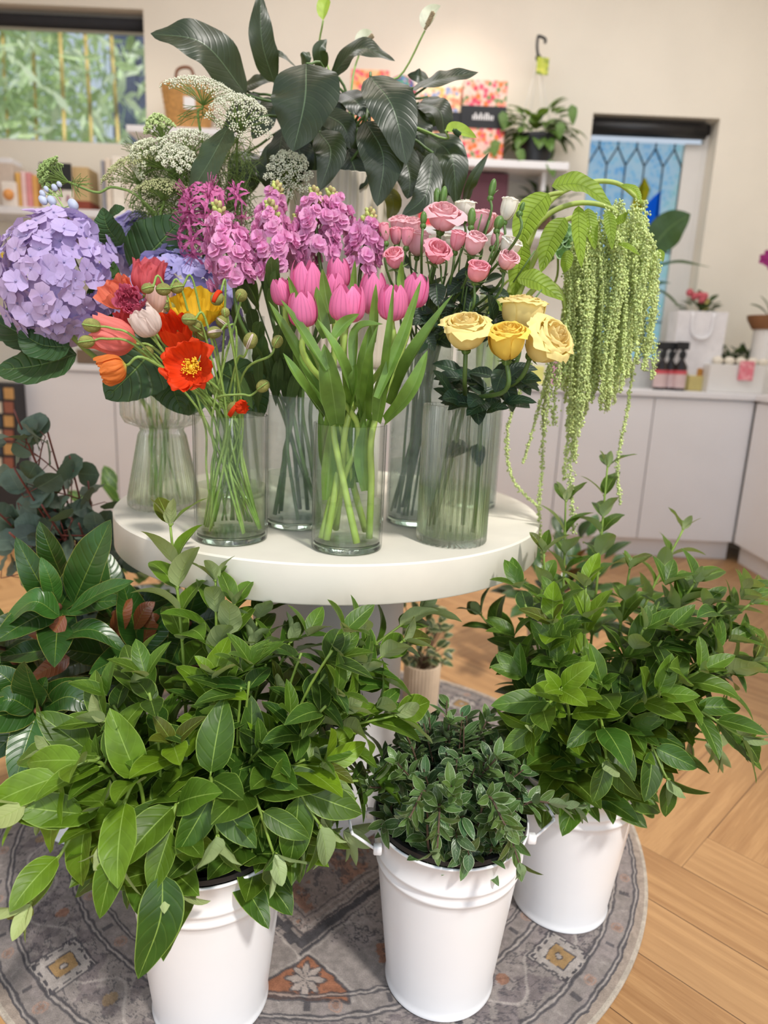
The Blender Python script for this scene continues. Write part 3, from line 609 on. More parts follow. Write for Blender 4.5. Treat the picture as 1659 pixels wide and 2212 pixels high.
for i, (a, c, y) in enumerate(((1474, 1486, 806), (1487, 1528, 812))): boxat('soap_bar', ['narrow olive yellow packet beside the spray bottles', 'wide pale yellow packet beside the spray bottles'][i], 'packet', a, c, y, 832, 4.0, .06, bmat('soap_%d' % i, [(170, 160, 90), (206, 188, 120)][i]), CH)
q = wt(1505, 4.0); k = MB(); zt_ = U(1510, 812, 4.03)[2]; k.lathe(A(U(1511, 800, 4.03)[0], 4.03, zt_), [(0, 0), (.02, 0), (.02, .04), (0, .045)], 14); setp(k.build('small_jar', bmat('amber_jar', (190, 130, 50)), loc=A(U(1511, 800, 4.03)[0], 4.03, zt_)), 'tiny amber jar on top of the yellow packet', 'jar')
boxat('planter_box', 'long black trough holding dark greenery on worktop', 'planter', 1476, 1600, 775, 832, 4.1, .16, M['black'], CH)
k = MB(); rr = np.random.RandomState(3); q0, q1 = U(1525, 770, 4.15), U(1632, 775, 4.15)
for i in range(90):
    t = rr.rand(); p = q0*(1-t)+q1*t+A(0, rr.uniform(-.06, .06), rr.uniform(-.04, .03)); k.leaf(p, rr.normal(size=3)+A(0, 0, .8), (0, -.5, 1), .07, .022, .4, nu=4, nv=1, tint=A(1, 1, 1)*rr.uniform(.5, 1.3))
setp(k.build('potted_greenery', M['dkleaf'], loc=q0), 'dark fine leaved greenery above the pink tagged white box', 'plant', kind='stuff')
e, (xa, xc, za, zb) = boxat('display_box', 'white open box of small soaps with pink tag in corner', 'box', 1531, 1652, 788, 846, 3.93, .22, M['trimw'], CH)
tq = U(1612, 800, 3.92); k = MB(); k.box((tq[0]-.04, 3.915, tq[2]-.055), (tq[0]+.04, 3.922, tq[2]+.05), rz=0); k.build('tag', floralmat('pink_tag', [(226, 120, 134), (240, 170, 176), (222, 130, 140)], (236, 150, 160)), e, smooth=False)
for i, px in enumerate((1550, 1575, 1600, 1625, 1648)):
    q = U(px, 782, 4.0); k = MB(); k.ball(A(q[0], 4.0, zb+.02), .03, 10, 6, sc=(1, 1, .8)); setp(k.build('soap_ball', bmat('cream_soap', (232, 222, 204)), loc=A(q[0], 4.0, zb)), 'round cream soap in white box, '+('leftmost', 'second from left', 'middle one behind the tag', 'second from right', 'rightmost')[i], 'soap', 'round soaps in the white box')
# orchid in bowl, candle, big leaf plant
q = A(2.16, 4.15, CH); q = U(1648, 700, 4.05)
e = thing('pot_orchid', 'magenta orchid in brown bowl at right edge of worktop', 'orchid', (q[0], 4.05, U(1648, 712, 4.05)[2]))
zb = U(1648, 712, 4.05)[2]; k = MB(); k.lathe((q[0]+.03, 4.05, zb), [(0, 0), (.08, 0), (.11, .05), (.115, .075), (.1, .075), (.08, .03)], 26); k.build('bowl', bmat('brown_bowl', (136, 92, 58)), e)
k = MB(); k.tube([(q[0]+.03, 4.05, zb+.05), (q[0]+.05, 4.05, zb+.25), (q[0]+.02, 4.03, zb+.36)], .005); k.build('stem', M['dkleaf'], e)
k = MB()
for i in range(4): k.leaf(A(q[0]+.03, 4.05, zb+.06), A(-.6+.4*i, -.3, .7), (0, -.5, 1), .16, .05, .8, seed=i)
k.build('leaf', M['dkleaf'], e); k = MB()
for j, (px, py) in enumerate(((1650, 560), (1659, 552), (1664, 570))):
    for i in range(5): a = i*1.256+j; k.leaf(U(px, py, 4.02), A(math.cos(a), -.3, math.sin(a)), (0, -1, 0), .035, .03, .3, nu=4, nv=2, prof='petal')
k.build('bloom', bmat('magenta_petal', (150, 30, 110)), e)
z1_ = U(1648, 712, 4.05)[2]; k = MB(); k.lathe((q[0]+.03, 4.05, CH), [(0, 0), (.07, 0), (.07, z1_-CH-.001), (0, z1_-CH-.001)], 30); setp(k.build('pedestal_stand', M['trimw'], loc=A(q[0]+.03, 4.05, CH)), 'white round stand under the orchid bowl', 'stand')
q = wt(1650, 3.9); k = MB(); k.lathe(q+A(.05, -.12, 0), [(0, 0), (.035, 0), (.035, U(1650, 735, 3.9)[2]-CH), (0, U(1650, 735, 3.9)[2]-CH+.005)], 20); k.tube([q+A(.05, -.12, .19), q+A(.05, -.12, .24)], .0015, n=5)
setp(k.build('candle', bmat('cream_wax', (238, 222, 190)), loc=q+A(.05, -.12, 0)), 'cream pillar candle at the right edge of the worktop', 'candle')
M['bigleaf'] = leafmat('banana_like_leaf', (52, 82, 44), (60, 92, 52), (90, 118, 66), rough=.35, nv=14, sidev=.12, bump=.2)
e = thing('leafy_pot_plant', 'tall plant with big dark paddle leaves before leadlight window', 'plant', wt(1385, 4.2))
c = wt(1385, 4.2); k = MB(); k.lathe(c, [(0, 0), (.08, 0), (.10, .17), (.09, .17), (.085, .14), (0, .14)], 24); k.build('pot', bmat('grey_pot', (190, 190, 186)), e)
for i, (b_, t_, w_, nh) in enumerate((((1400, 545), (1492, 462), .20, (0, -1, .4)), ((1395, 580), (1536, 578), .07, (0, -.4, 1)), ((1390, 620), (1475, 670), .05, (0, -.4, 1)), ((1380, 560), (1330, 470), .14, (0, -1, .2)), ((1390, 640), (1450, 612), .06, (0, -.5, 1)))):
    a_, t2 = U(*b_, 4.2), U(*t_, 4.1); k = MB(); k.leafc(cat([a_, (a_+t2)/2+A(0, 0, .03), t2], 12), w_, nh, 'vib', .15, .03, 2, nv=3, seed=i); k.build('leaf', M['bigleaf'], e)
    k = MB(); k.tube([c+A(0, 0, .12), (c+a_)/2+A(.0, 0, .05), a_], .007, .004); k.build('stem', M['bigleaf'], e)
boxat('folded_cards', 'pale yellow card with pink print behind the hanging tassels', 'card', 1135, 1175, 790, 838, 3.95, .02, bmat('pale_yellow_card', (230, 226, 130)), CH)
boxat('folded_cards', 'pink printed card right of the pale yellow one', 'card', 1192, 1225, 775, 838, 3.95, .02, bmat('pink_card', (222, 160, 190)), CH)
boxat('storage_box', 'low brown box on the worktop behind blue hydrangea', 'box', 165, 235, 756, 800, 4.0, .2, bmat('brown_box', (120, 96, 74)), CH)
# ------------------------------------------------------------------ rug
TX, TY, TZ, TR, TH = -.1187, 1.5132, .7707, .46, .0702
def vnoise(x, y, s, seed):
    g = np.random.RandomState(seed).rand(256, 256); x = x*s+97.3; y = y*s+41.7; i = np.floor(x).astype(int); j = np.floor(y).astype(int); f = x-i; h = y-j
    f = f*f*(3-2*f); h = h*h*(3-2*h); G = lambda a, b: g[a % 256, b % 256]
    return (G(i, j)*(1-f)+G(i+1, j)*f)*(1-h)+(G(i, j+1)*(1-f)+G(i+1, j+1)*f)*h
def fbm(x, y, s, seed, o=4): return sum(vnoise(x, y, s*2**k, seed+k)*.5**k for k in range(o))/sum(.5**k for k in range(o))
def rug_color(x, y):
    r = np.hypot(x, y); th = np.arctan2(y, x); C = np.zeros(x.shape+(3,))
    base = np.array((156, 147, 142.)); dark = np.array((80, 78, 82.)); light_ = np.array((184, 175, 168.)); rust = np.array((166, 104, 74.)); gold = np.array((176, 142, 96.)); taupe = np.array((178, 162, 148.))
    C[:] = base
    def put(mask, col, a=1.): m = np.clip(mask*a, 0, 1)[..., None]; C[:] = C*(1-m)+col*m
    sm = lambda d, w, e=.0016: np.clip((w-np.abs(d))/e+.5, 0, 1)
    n1 = fbm(x, y, 14, 1); n2 = fbm(x, y, 60, 7); n3 = fbm(x, y, 34, 13)
    put(np.clip((n1-.45)*4, 0, 1), np.array((150, 138, 138.)), .55); put(np.clip((n1-.6)*5, 0, 1), light_, .4)
    wx, wy = x+.010*(n3-.5), y+.010*(n2-.5); wr = np.hypot(wx, wy)
    # field motifs
    field = (r < .53)
    dd = np.abs(wx)+np.abs(wy)*.92
    zig = dd+.012*(np.abs(((wx-wy)*14) % 1-.5)*2 > .55)
    put((field & (dd < .385)).astype(float), np.array((158, 140, 132.)), .55)
    put((sm(zig-.405, .014))*field, dark, .85); put(sm(dd-.425, .003)*field, light_, .8); put(sm(dd-.378, .003)*field, dark, .7); put(sm(dd-.34, .002)*field, dark, .6)
    bead = (np.abs(dd-.36) < .013) & (np.abs(((wx-wy)*26) % 1-.5) < .34); put(bead.astype(float), light_, .6)
    bd2 = (np.abs(dd-.36) < .006) & (np.abs(((wx-wy)*26) % 1-.5) < .16); put(bd2.astype(float), rust, .5)
    put((field & (dd < .33) & (n3 > .55)).astype(float), rust, .45); put((field & (dd < .33) & (n2 > .62)).astype(float), dark, .55)
    for k in range(4):
        c, s = math.cos(k*PI/2), math.sin(k*PI/2); a, b = c*wx+s*wy, -s*wx+c*wy
        a = a-.015; bb = b+.455
        top = -bb-np.abs(a)*.85; inside = (top > 0) & (np.abs(a) < .082) & (b > -.545)
        put(inside.astype(float), rust, .8); put(sm(np.minimum(np.minimum(top, .082-np.abs(a)), b+.545), .0035)*(top > -.004)*(np.abs(a) < .086)*(b > -.55), dark, .75)
        put(sm(np.minimum(top+.008, .09-np.abs(a)), .003)*(b > -.545), light_, .7)
        fa, fb = a, b+.505; fr = np.hypot(fa, fb); ft = np.arctan2(fb, fa); fl = (fr < .036*(.62+.38*np.cos(4*ft)**2))
        put(fl.astype(float), light_, .9); put(sm(fr-.036*(.62+.38*np.cos(4*ft)**2), .0022), dark, .7); put(((fr < .03) & (np.abs(np.cos(4*ft)) < .35)).astype(float), dark, .6)
        for sx in (-1, 1):
            pr = np.hypot(a-sx*.16, (b+.44)*1.3); put((pr < .035+.03*(n3-.5)*2).astype(float), rust, .6); put(((pr < .022) & (n2 > .5)).astype(float), dark, .6)
            pr = np.hypot(a-sx*.10, (b+.40)); put(sm(pr-.014-.006*np.cos(5*np.arctan2(b+.4, a-sx*.1)), .002), dark, .75)
            pr = np.hypot(a-sx*.25, b+.38); put(sm(pr-.018-.010*np.cos(6*np.arctan2(b+.38, a-sx*.25)), .002), dark, .7)
    scr = field & (np.abs(n2-.5) < .022) & (n1 > .5); put(scr.astype(float), dark, .6)
    # borders
    for rr_, w in ((.535, .002), (.541, .002), (.575, .0022), (.583, .002), (.690, .0022), (.698, .0022), (.735, .0025), (.742, .0022)): put(sm(wr-rr_, w), dark, .75)
    for rr_ in (.538, .579, .694, .7385): put(sm(wr-rr_, .0018), light_, .7)
    an = (th*180/PI) % 360
    for r0, r1, stp in ((.544, .572, 5.0), (.702, .732, 4.0)):
        q = (an/stp) % 1; idx = np.floor(an/stp); mid = (r0+r1)/2
        rad = (np.abs(q-.5) < .10) & (np.abs(wr-mid) < .010); put((rad & (idx % 3 == 0)).astype(float), dark, .7)
        o = np.hypot((q-.5)*stp*PI/180*wr, wr-mid); put(sm(o-.010, .0018)*(idx % 3 == 1), np.array((186, 150, 132.)), .7); put((o < .006)*(idx % 3 == 1)*1., rust, .35)
        put(sm((q-.5)*stp*PI/180*wr-.4*(wr-mid), .0018)*(idx % 3 == 2)*(np.abs(wr-mid) < .011), light_, .6)
    bz = (wr > .585) & (wr < .688); put((bz & (n3 > .56)).astype(float), np.array((120, 110, 112.)), .6); put((bz & (np.abs(n2-.5) < .03)).astype(float), dark, .55)
    vine = sm(wr-.636-.028*np.sin(np.radians(an+41.6)*24), .0032)*bz; put(vine, light_, .8)
    for k in range(8):
        a0 = math.radians(-41.6-44.3*k); u = wx*math.cos(a0)+wy*math.sin(a0)-.652; v = -wx*math.sin(a0)+wy*math.cos(a0)
        d = np.maximum(np.abs(u), np.abs(v)); gear = .034+.007*((np.maximum(np.abs(((u*46) % 1)-.5), np.abs(((v*46) % 1)-.5))) > .3)
        put((d < gear+.004).astype(float), dark, .7); put((d < gear).astype(float), light_, .95); put((d < .022).astype(float), dark, .85); put((d < .0195).astype(float), gold, .9); put((np.hypot(u, v) < .008).astype(float), dark, .8); put((np.hypot(u, v) < .006).astype(float), light_, .9)
        a1 = a0+math.radians(22.1); u = wx*math.cos(a1)+wy*math.sin(a1)-.64; v = -wx*math.sin(a1)+wy*math.cos(a1); fr = np.hypot(u, v); ft = np.arctan2(v, u)
        put((fr < .03*(.7+.3*np.cos(5*ft))).astype(float), light_, .7); put((fr < .007).astype(float), dark, .9); put(sm(fr-.032*(.7+.3*np.cos(5*ft)), .002), dark, .7)
        for q in (-1, 1):
            a2 = a0+q*math.radians(11); u = wx*math.cos(a2)+wy*math.sin(a2)-.612-.03*(q > 0); v = -wx*math.sin(a2)+wy*math.cos(a2); put((np.hypot(u, v) < .012).astype(float), gold if q > 0 else rust, .55)
    put((wr > .744).astype(float), taupe, .9); put((r > .757).astype(float), np.array((204, 192, 176.)), .9)
    n4 = fbm(x, y, 130, 31, 2); C *= .90*(1+.22*(n4-.5)+.14*(n2-.5))[..., None]
    C = np.clip(C, 0, 255)/255; return np.where(C <= .04045, C/12.92, ((C+.055)/1.055)**2.4)
def rug():
    nr, nt_ = 330, 1150; rr_ = np.sqrt(np.linspace(.02**2, .765**2, nr)); th = np.linspace(0, 2*PI, nt_, endpoint=False)
    R_, T_ = np.meshgrid(rr_, th, indexing='ij'); P = np.stack([TX+R_*np.cos(T_), TY+R_*np.sin(T_), np.full_like(R_, .0075)], -1)
    P[-1, :, 2] = .003; uv = np.zeros((nr, nt_, 2)); C = rug_color(R_*np.cos(T_), R_*np.sin(T_))
    mb = MB(); mb.grid(P, uv, C, True); mb.f.append(tuple(range(nt_)))
    e = P[-1].copy(); e2 = e.copy(); e2[:, 2] = .0005; mb.grid(np.stack([e, e2]), np.zeros((2, nt_, 2)), C[-1][None], True)
    m, n, out = mat('faded_rug_pile'); at = nd(n, 'ShaderNodeAttribute', attribute_name='tint')
    oc = objco(n); nf = noise(n, 420, 2, .6, oc); c = mix(n, mr(n, nf, .3, .7), mix(n, 1., at.outputs['Color'], (.80, .80, .82), 'MULTIPLY'), at.outputs['Color'])
    p = pbsdf(n, c, .95); p.inputs['Specular IOR Level'].default_value = .1; bp = nd(n, 'ShaderNodeBump'); bp.inputs['Strength'].default_value = .4; bp.inputs['Distance'].default_value = .002
    n.links.new(nf, bp.inputs['Height']); n.links.new(bp.outputs[0], p.inputs['Normal']); n.links.new(p.outputs[0], out.inputs[0])
    setp(mb.build('round_rug', m, loc=A(TX, TY, 0)), 'round faded grey and rust persian pattern rug under the buckets', 'rug')
rug()
# ------------------------------------------------------------------ display table
M['table'] = plain('white_painted_top', (230, 224, 210), .5, .03, 9, .05)
M['pedestal'] = plain('white_painted_drum', (226, 226, 228), .55, .04, 5)
e = thing('display_table', 'round white table on drum pedestal carrying all the flower vases', 'table', (TX, TY, .0085))
k = MB(); k.lathe((TX, TY, TZ), [(0, -TH), (TR-.002, -TH), (TR, -TH+.003), (TR, -.003), (TR-.003, 0), (0, 0)], 128); k.build('tabletop', M['table'], e)
k = MB(); k.lathe((TX, TY, 0), [(.1744, .0085), (.1744, TZ-TH)], 96); k.build('pedestal', M['pedestal'], e)
# ------------------------------------------------------------------ vases
M['glass'] = mixglass('clear_glass', (.985, .995, .985), 1.45, .06); M['frost'] = thinglass('misted_glass', frost=.22, rough=.08); M['frost2'] = thinglass('lightly_misted_glass', frost=.10, rough=.05)
M['thick'] = realglass('thick_glass_base', (.95, .99, .96), 1.5)
M['ribglass'] = mixglass('ribbed_glass', (.985, .995, .985), 1.45, .35, 3.0, .6)
def watermat(name, c, rough=0.0):
    m, n, out = mat(name); fr = schlick(n, .02)
    tr = nd(n, 'ShaderNodeBsdfTransparent'); tr.inputs[0].default_value = (*c, 1); gl = nd(n, 'ShaderNodeBsdfGlossy'); gl.inputs[1].default_value = .03
    ms = nd(n, 'ShaderNodeMixShader'); n.links.new(fr, ms.inputs[0]); n.links.new(tr.outputs[0], ms.inputs[1]); n.links.new(gl.outputs[0], ms.inputs[2]); n.links.new(ms.outputs[0], out.inputs[0]); return m
M['water'] = watermat('clear_water', (.93, .97, .90)); M['gwater'] = watermat('greenish_water', (.90, .95, .84)); M['mwater'] = watermat('murky_water', (.86, .89, .86))
VC = {}
def vase(key, label, c, r, h, wl, glass, water, rib=0, amp=0):
    c = A(*c, TZ); VC[key] = (c, r, h)
    e = thing('glass_vase', label, 'vase', c)
    n = max(72, rib*6); k = MB(); t = .0035
    k.lathe(c, [(.001, .0006), (r-.004, .0006), (r-.001, .002), (r, .006), (r, h-.001), (r-t*.5, h), (r-t, h-.001), (r-t, .016), (r-t-.004, .013), (.001, .013)], n, rib, amp); k.build('glass', glass, e)
    if glass is not M['ribglass']: k = MB(); k.lathe(c, [(.001, .0010), (r-.006, .0010), (r-.002, .004), (r-.0042, .0105), (r-.008, .012), (.001, .012)], 72); k.build('thick_base', M['thick'], e)
    k = MB(); k.lathe(c, [(.001, .014), (r-t-.002, .014), (r-t-.0006, .018), (r-t-.0006, wl), (.001, wl)], 72, rib if glass is M['ribglass'] else 0, amp); k.build('water', water, e)
    return e
vase('tulip', 'clear cylinder vase at table front holding pink tulips', (-.063, 1.162), .062, .217, .085, M['glass'], M['water'])
vase('poppy', 'clear cylinder vase at front left holding poppies', (-.271, 1.187), .064, .221, .098, M['glass'], M['gwater'])
vase('stock', 'misted cylinder vase between poppies and tulips holding the stock', (-.170, 1.306), .060, .250, .103, M['frost2'], M['mwater'])
vase('spray', 'tall misted cylinder vase holding the pink spray roses', (.062, 1.372), .058, .352, .125, M['frost'], M['mwater'])
vase('yrose', 'ribbed glass vase at front right holding yellow roses', (.127, 1.238), .0625, .250, .105, M['ribglass'], M['gwater'], 36, .0030)
vase('amar', 'tall misted vase at rear right holding green amaranthus', (.200, 1.555), .056, .46, .22, M['frost'], M['mwater'])
vase('ammi', 'tall misted vase at rear left holding white lace flowers', (-.330, 1.545), .052, .40, .20, M['frost'], M['mwater'])
c = A(-.463, 1.41, TZ); VC['hydra'] = (c, .05, .217)
e = thing('glass_vase', 'ribbed hourglass shaped vase at left holding the hydrangeas', 'vase', c)
k = MB(); pr = [(.001, .0006), (.064, .0006), (.071, .006), (.0715, .02), (.046, .150), (.041, .160), (.043, .166), (.070, .176), (.078, .190), (.0785, .258), (.0755, .258), (.075, .19), (.066, .181), (.038, .167), (.037, .158), (.043, .148), (.067, .02), (.064, .012), (.001, .012)]
k.lathe(c, pr, 216, 36, .0022); k.build('glass', M['ribglass'], e)
k = MB(); k.lathe(c, [(.001, .0135), (.0625, .0135), (.0655, .022), (.041, .148), (.001, .148)], 72); k.build('water', M['gwater'], e)
# ribbed pot of the peace lily on its plinth
PX, PY = -.118, 1.615; PT = U(720, 384, PY-.05)[2]; PR = .115; PB = TZ+.30
k = MB(); k.lathe((PX, PY, TZ), [(0, .0005), (.098, .0005), (.1, .003), (.1, .297), (.098, .3), (0, .3)], 64); setp(k.build('display_riser', M['trimw'], loc=A(PX, PY, TZ)), 'white round riser lifting the peace lily pot above the vases', 'stand')
# ------------------------------------------------------------------ buckets
M['enamel'] = plain('white_enamel', (240, 241, 244), .28, .015, 5); M['liner'] = plain('black_liner', (20, 20, 22), .45, .1, 10)
BH, BRT, BRB = .3307, .1308, .0946; ZF = .0082
def bucket(label, x, y, ang, linerlabel=None, s=1.0):
    e = thing('metal_bucket', label, 'bucket', (x, y, ZF)); H_, rt, rb = BH*s, BRT*s, BRB*s
    f = lambda z: rb+(rt-rb)*z/H_
    pr = [(0, .004), (rb-.002, .004), (rb+.002, 0), (rb+.0035, .003), (rb+.002, .007)]
    for z in np.linspace(.02, H_-.09, 8): pr.append((f(z), z))
    for zc in (H_-.073, H_-.052): pr += [(f(zc-.006), zc-.006), (f(zc)+.0028, zc-.002), (f(zc)+.0028, zc+.002), (f(zc+.006), zc+.006)]
    pr += [(f(H_-.004), H_-.004), (rt+.002, H_-.002), (rt+.002, H_+.001), (rt-.001, H_+.002), (rt-.003, H_-.002), (f(H_*.5)-.003, H_*.5), (rb-.004, .008), (0, .008)]
    k = MB(); k.lathe((x, y, ZF), pr, 96); k.build('body', M['enamel'], e)
    k = MB(); a = ang+1.35; q = A(math.cos(a), math.sin(a), 0); k.tube([A(x, y, ZF+z)+q*(f(z)+.0003) for z in (.01, H_*.5, H_-.08)], .0012, n=5); k.build('seam', M['enamel'], e)
    for sg in (1, -1):
        q = A(math.cos(ang), math.sin(ang), 0)*sg; t = A(-q[1], q[0], 0); z = ZF+H_-.022; o = A(x, y, 0)
        k = MB(); P = [o+q*(rt-.004)+t*.045+A(0, 0, z), o+q*(rt+.006)+t*.045+A(0, 0, z+.001), o+q*(rt+.042)+t*.035+A(0, 0, z+.024), o+q*(rt+.044)+t*.028+A(0, 0, z+.026), o+q*(rt+.044)-t*.028+A(0, 0, z+.026), o+q*(rt+.042)-t*.035+A(0, 0, z+.024), o+q*(rt+.006)-t*.045+A(0, 0, z+.001), o+q*(rt-.004)-t*.045+A(0, 0, z)]
        for i in range(len(P)-1): k.tube([P[i], P[i+1]], .0026, n=8, seg=2)
        for i in range(1, len(P)-1): k.ball(P[i], .0027, 8, 6)
        for w in (1, -1): k.box(o+q*(rt+.001)+t*.045*w+A(-.007, -.007, z-.008), o+q*(rt+.001)+t*.045*w+A(.007, .007, z+.008), .002)
        k.build('handle', M['enamel'], e)
    if linerlabel:
        k = MB(); k.lathe((x, y, ZF), [(0, .012), (rb-.012, .012), (rt-.012, H_+.002), (rt-.001, H_+.004), (rt-.002, H_+.012), (rt-.008, H_+.013), (rt-.014, H_+.004), (rb-.014, .02), (0, .02)], 72)
        setp(k.build('bucket_liner', M['liner'], loc=A(x, y, ZF+.012)), linerlabel, 'liner')
    return A(x, y, ZF+H_)
BC = bucket('white bucket at front centre filled with small leaved pittosporum', .137, 1.0335, .16, 'black plastic liner rim showing inside the front centre bucket')
BR = bucket('white bucket at right holding the tall viburnum', .4034, 1.2288, .35)
BL_ = bucket('white bucket at front left holding the drooping viburnum', -.2625, .9712, .10, 'black plastic liner peeping from the front left bucket')
q = UZ(160, 1822, ZF); BM = bucket('white bucket at far left mostly hidden under the magnolia', q[0], q[1]+.09, .2)
BE = bucket('white bucket behind the magnolia holding the eucalyptus', -.72, 1.72, .6)
# ------------------------------------------------------------------ flowers
M['stem'] = plain('fresh_stem', (152, 180, 96), .45, .12, 40, tint=True); M['dstem'] = plain('dark_stem', (84, 112, 54), .5, .12, 40, tint=True)
def cup(mb, C, a, e1, ang, H_, R, rs, hs, hw, nu=10, nv=4, ruf=0, seed=0, tint=(1, 1, 1), tipz=0):
    "petal on a surface of revolution about axis a"
    a = nz(a); e1 = perp(a, e1); e2 = np.cross(a, e1); q = np.linspace(0, 1, nu); v = np.linspace(-1, 1, 2*nv+1); rr = np.random.RandomState(seed)
    k = np.linspace(0, 1, len(rs)); r = np.interp(q, k, rs); h = np.interp(q, k, hs); w = np.interp(q, k, hw)
    for _ in range(2): r[1:-1] = (r[:-2]+2*r[1:-1]+r[2:])/4; h[1:-1] = (h[:-2]+2*h[1:-1]+h[2:])/4
    th = ang+w[:, None]*v[None, :]; rad = R*(r[:, None]*(1+.05*(v[None, :]**2))); hh = H_*(h[:, None]-tipz*q[:, None]**3*v[None, :]**2)
    if ruf:
        ph = rr.rand(3)*6; z = ruf*q[:, None]*(np.sin(v[None]*5+ph[0]+q[:, None]*3)+.7*np.sin(v[None]*11+ph[1]-q[:, None]*5)+.35*np.sin(v[None]*23+ph[2]+q[:, None]*9)); rad = rad+R*z; hh = hh+H_*.5*ruf*q[:, None]**2*np.sin(v[None]*8+ph[2])
    P = np.asarray(C)+hh[..., None]*a+rad[..., None]*(np.cos(th)[..., None]*e1+np.sin(th)[..., None]*e2)
    uv = np.zeros(P.shape[:2]+(2,)); uv[..., 0] = q[:, None]; uv[..., 1] = (v*.5+.5)[None]; mb.grid(P, uv, tint)
def stempath(tip, dtip, key, rng, mouth=None, spread=.55, lt=.06, zb=.02, pre=()):
    c, r, h = VC[key]; tip = np.asarray(tip, float); d = tip[:2]-c[:2]; L_ = np.linalg.norm(d)+1e-6; d = d/L_
    k = min(1, L_/(.5*h+.1)); j = rng.normal(size=2)*r*.22
    mo = c[:2]+d*r*spread*k+j if mouth is None else np.asarray(mouth[:2]); mo = c[:2]+(mo-c[:2])*min(1, r*.78/(np.linalg.norm(mo-c[:2])+1e-9))
    ra = rng.uniform(0, 2*PI); bo = c[:2]-d*r*.30*k+A(math.cos(ra), math.sin(ra))*r*.78; bo = c[:2]+(bo-c[:2])*min(1, r*.82/(np.linalg.norm(bo-c[:2])+1e-9))
    return [A(*bo, TZ+zb), A(*(bo*.45+mo*.55), TZ+h*.55), A(*mo, TZ+h), *pre, tip-nz(dtip)*lt, tip]
RN = np.random.RandomState(11)
# ---- tulips
M['tulip'] = petalmat('tulip_petal', (240, 134, 182), (246, 206, 200), .45, .30, .35, .22, 30)
M['tuleaf'] = leafmat('tulip_leaf', (112, 148, 70), (128, 160, 92), (140, 172, 96), rough=.42, sidev=0, bump=0, midw=.05, trans=.25, edge=(150, 178, 104), edgew=.93)
TL = [('tulip', 657, 708, 652, 627, 61, 1.08, 'pink tulip in front at left, lowest bloom of the bunch'), ('tulip', 663, 660, 660, 562, 68, 1.14, 'tall wide pink tulip rising behind the lowest left bloom'),
      ('tulip', 615, 660, 602, 600, 44, 1.15, 'narrow pink tulip at far left behind an upright leaf'), ('tulip', 733, 625, 730, 556, 48, 1.21, 'topmost pink tulip at rear centre against the stocks'),
      ('tulip', 722, 665, 722, 587, 46, 1.15, 'slim pink tulip between the tall left and front centre ones'), ('tulip', 748, 698, 755, 612, 76, 1.07, 'broad pink tulip at front centre of bunch'),
      ('tulip', 803, 680, 808, 588, 58, 1.17, 'pink tulip right of centre behind a blade leaf'), ('tulip', 846, 694, 850, 612, 62, 1.08, 'pink tulip at front right crossed by a long leaf'),
      ('tulip', 889, 665, 903, 590, 60, 1.15, 'rightmost pink tulip leaning out under the spray roses')]
def tulip(i, x0, y0, x1, y1, wpx, Y, label):
    b, t = U(x0, y0, Y), U(x1, y1, Y); a = t-b+A(0, -.008, 0); H_ = np.linalg.norm(a); R = wpx*Y/FPX/2
    sp = stempath(b, a, 'tulip', RN, lt=.05); e = thing('pink_tulip', label, 'tulip', sp[0], 'pink tulips in the clear vase')
    k = MB(); k.tube(sp, .0062, .0044, 8, seg=26, tint=(1.15, 1.1, .9)); k.build('stem', M['stem'], e)
    for j in range(6):
        inn = j % 2; k = MB(); s = .90 if inn else 1.0; rr = RN.rand()
        cup(k, b, a, (0, -1, 0), j*PI/3+i*.7+rr*.15, H_*(1.0-.08*rr), R*s, [.12, .72, .98, 1.0, .90, .52+.1*rr+(.08 if not inn else 0)], [0, .06, .24, .5, .8, 1.0], [.8, .8, .78, .72, .58, .16], 12, 4, .012, i*9+j, A(1, 1, 1)*(.93+.12*RN.rand()), .02)
        k.build('petal', M['tulip'], e)
    return e
te = [tulip(i, *v[1:]) for i, v in enumerate(TL)]
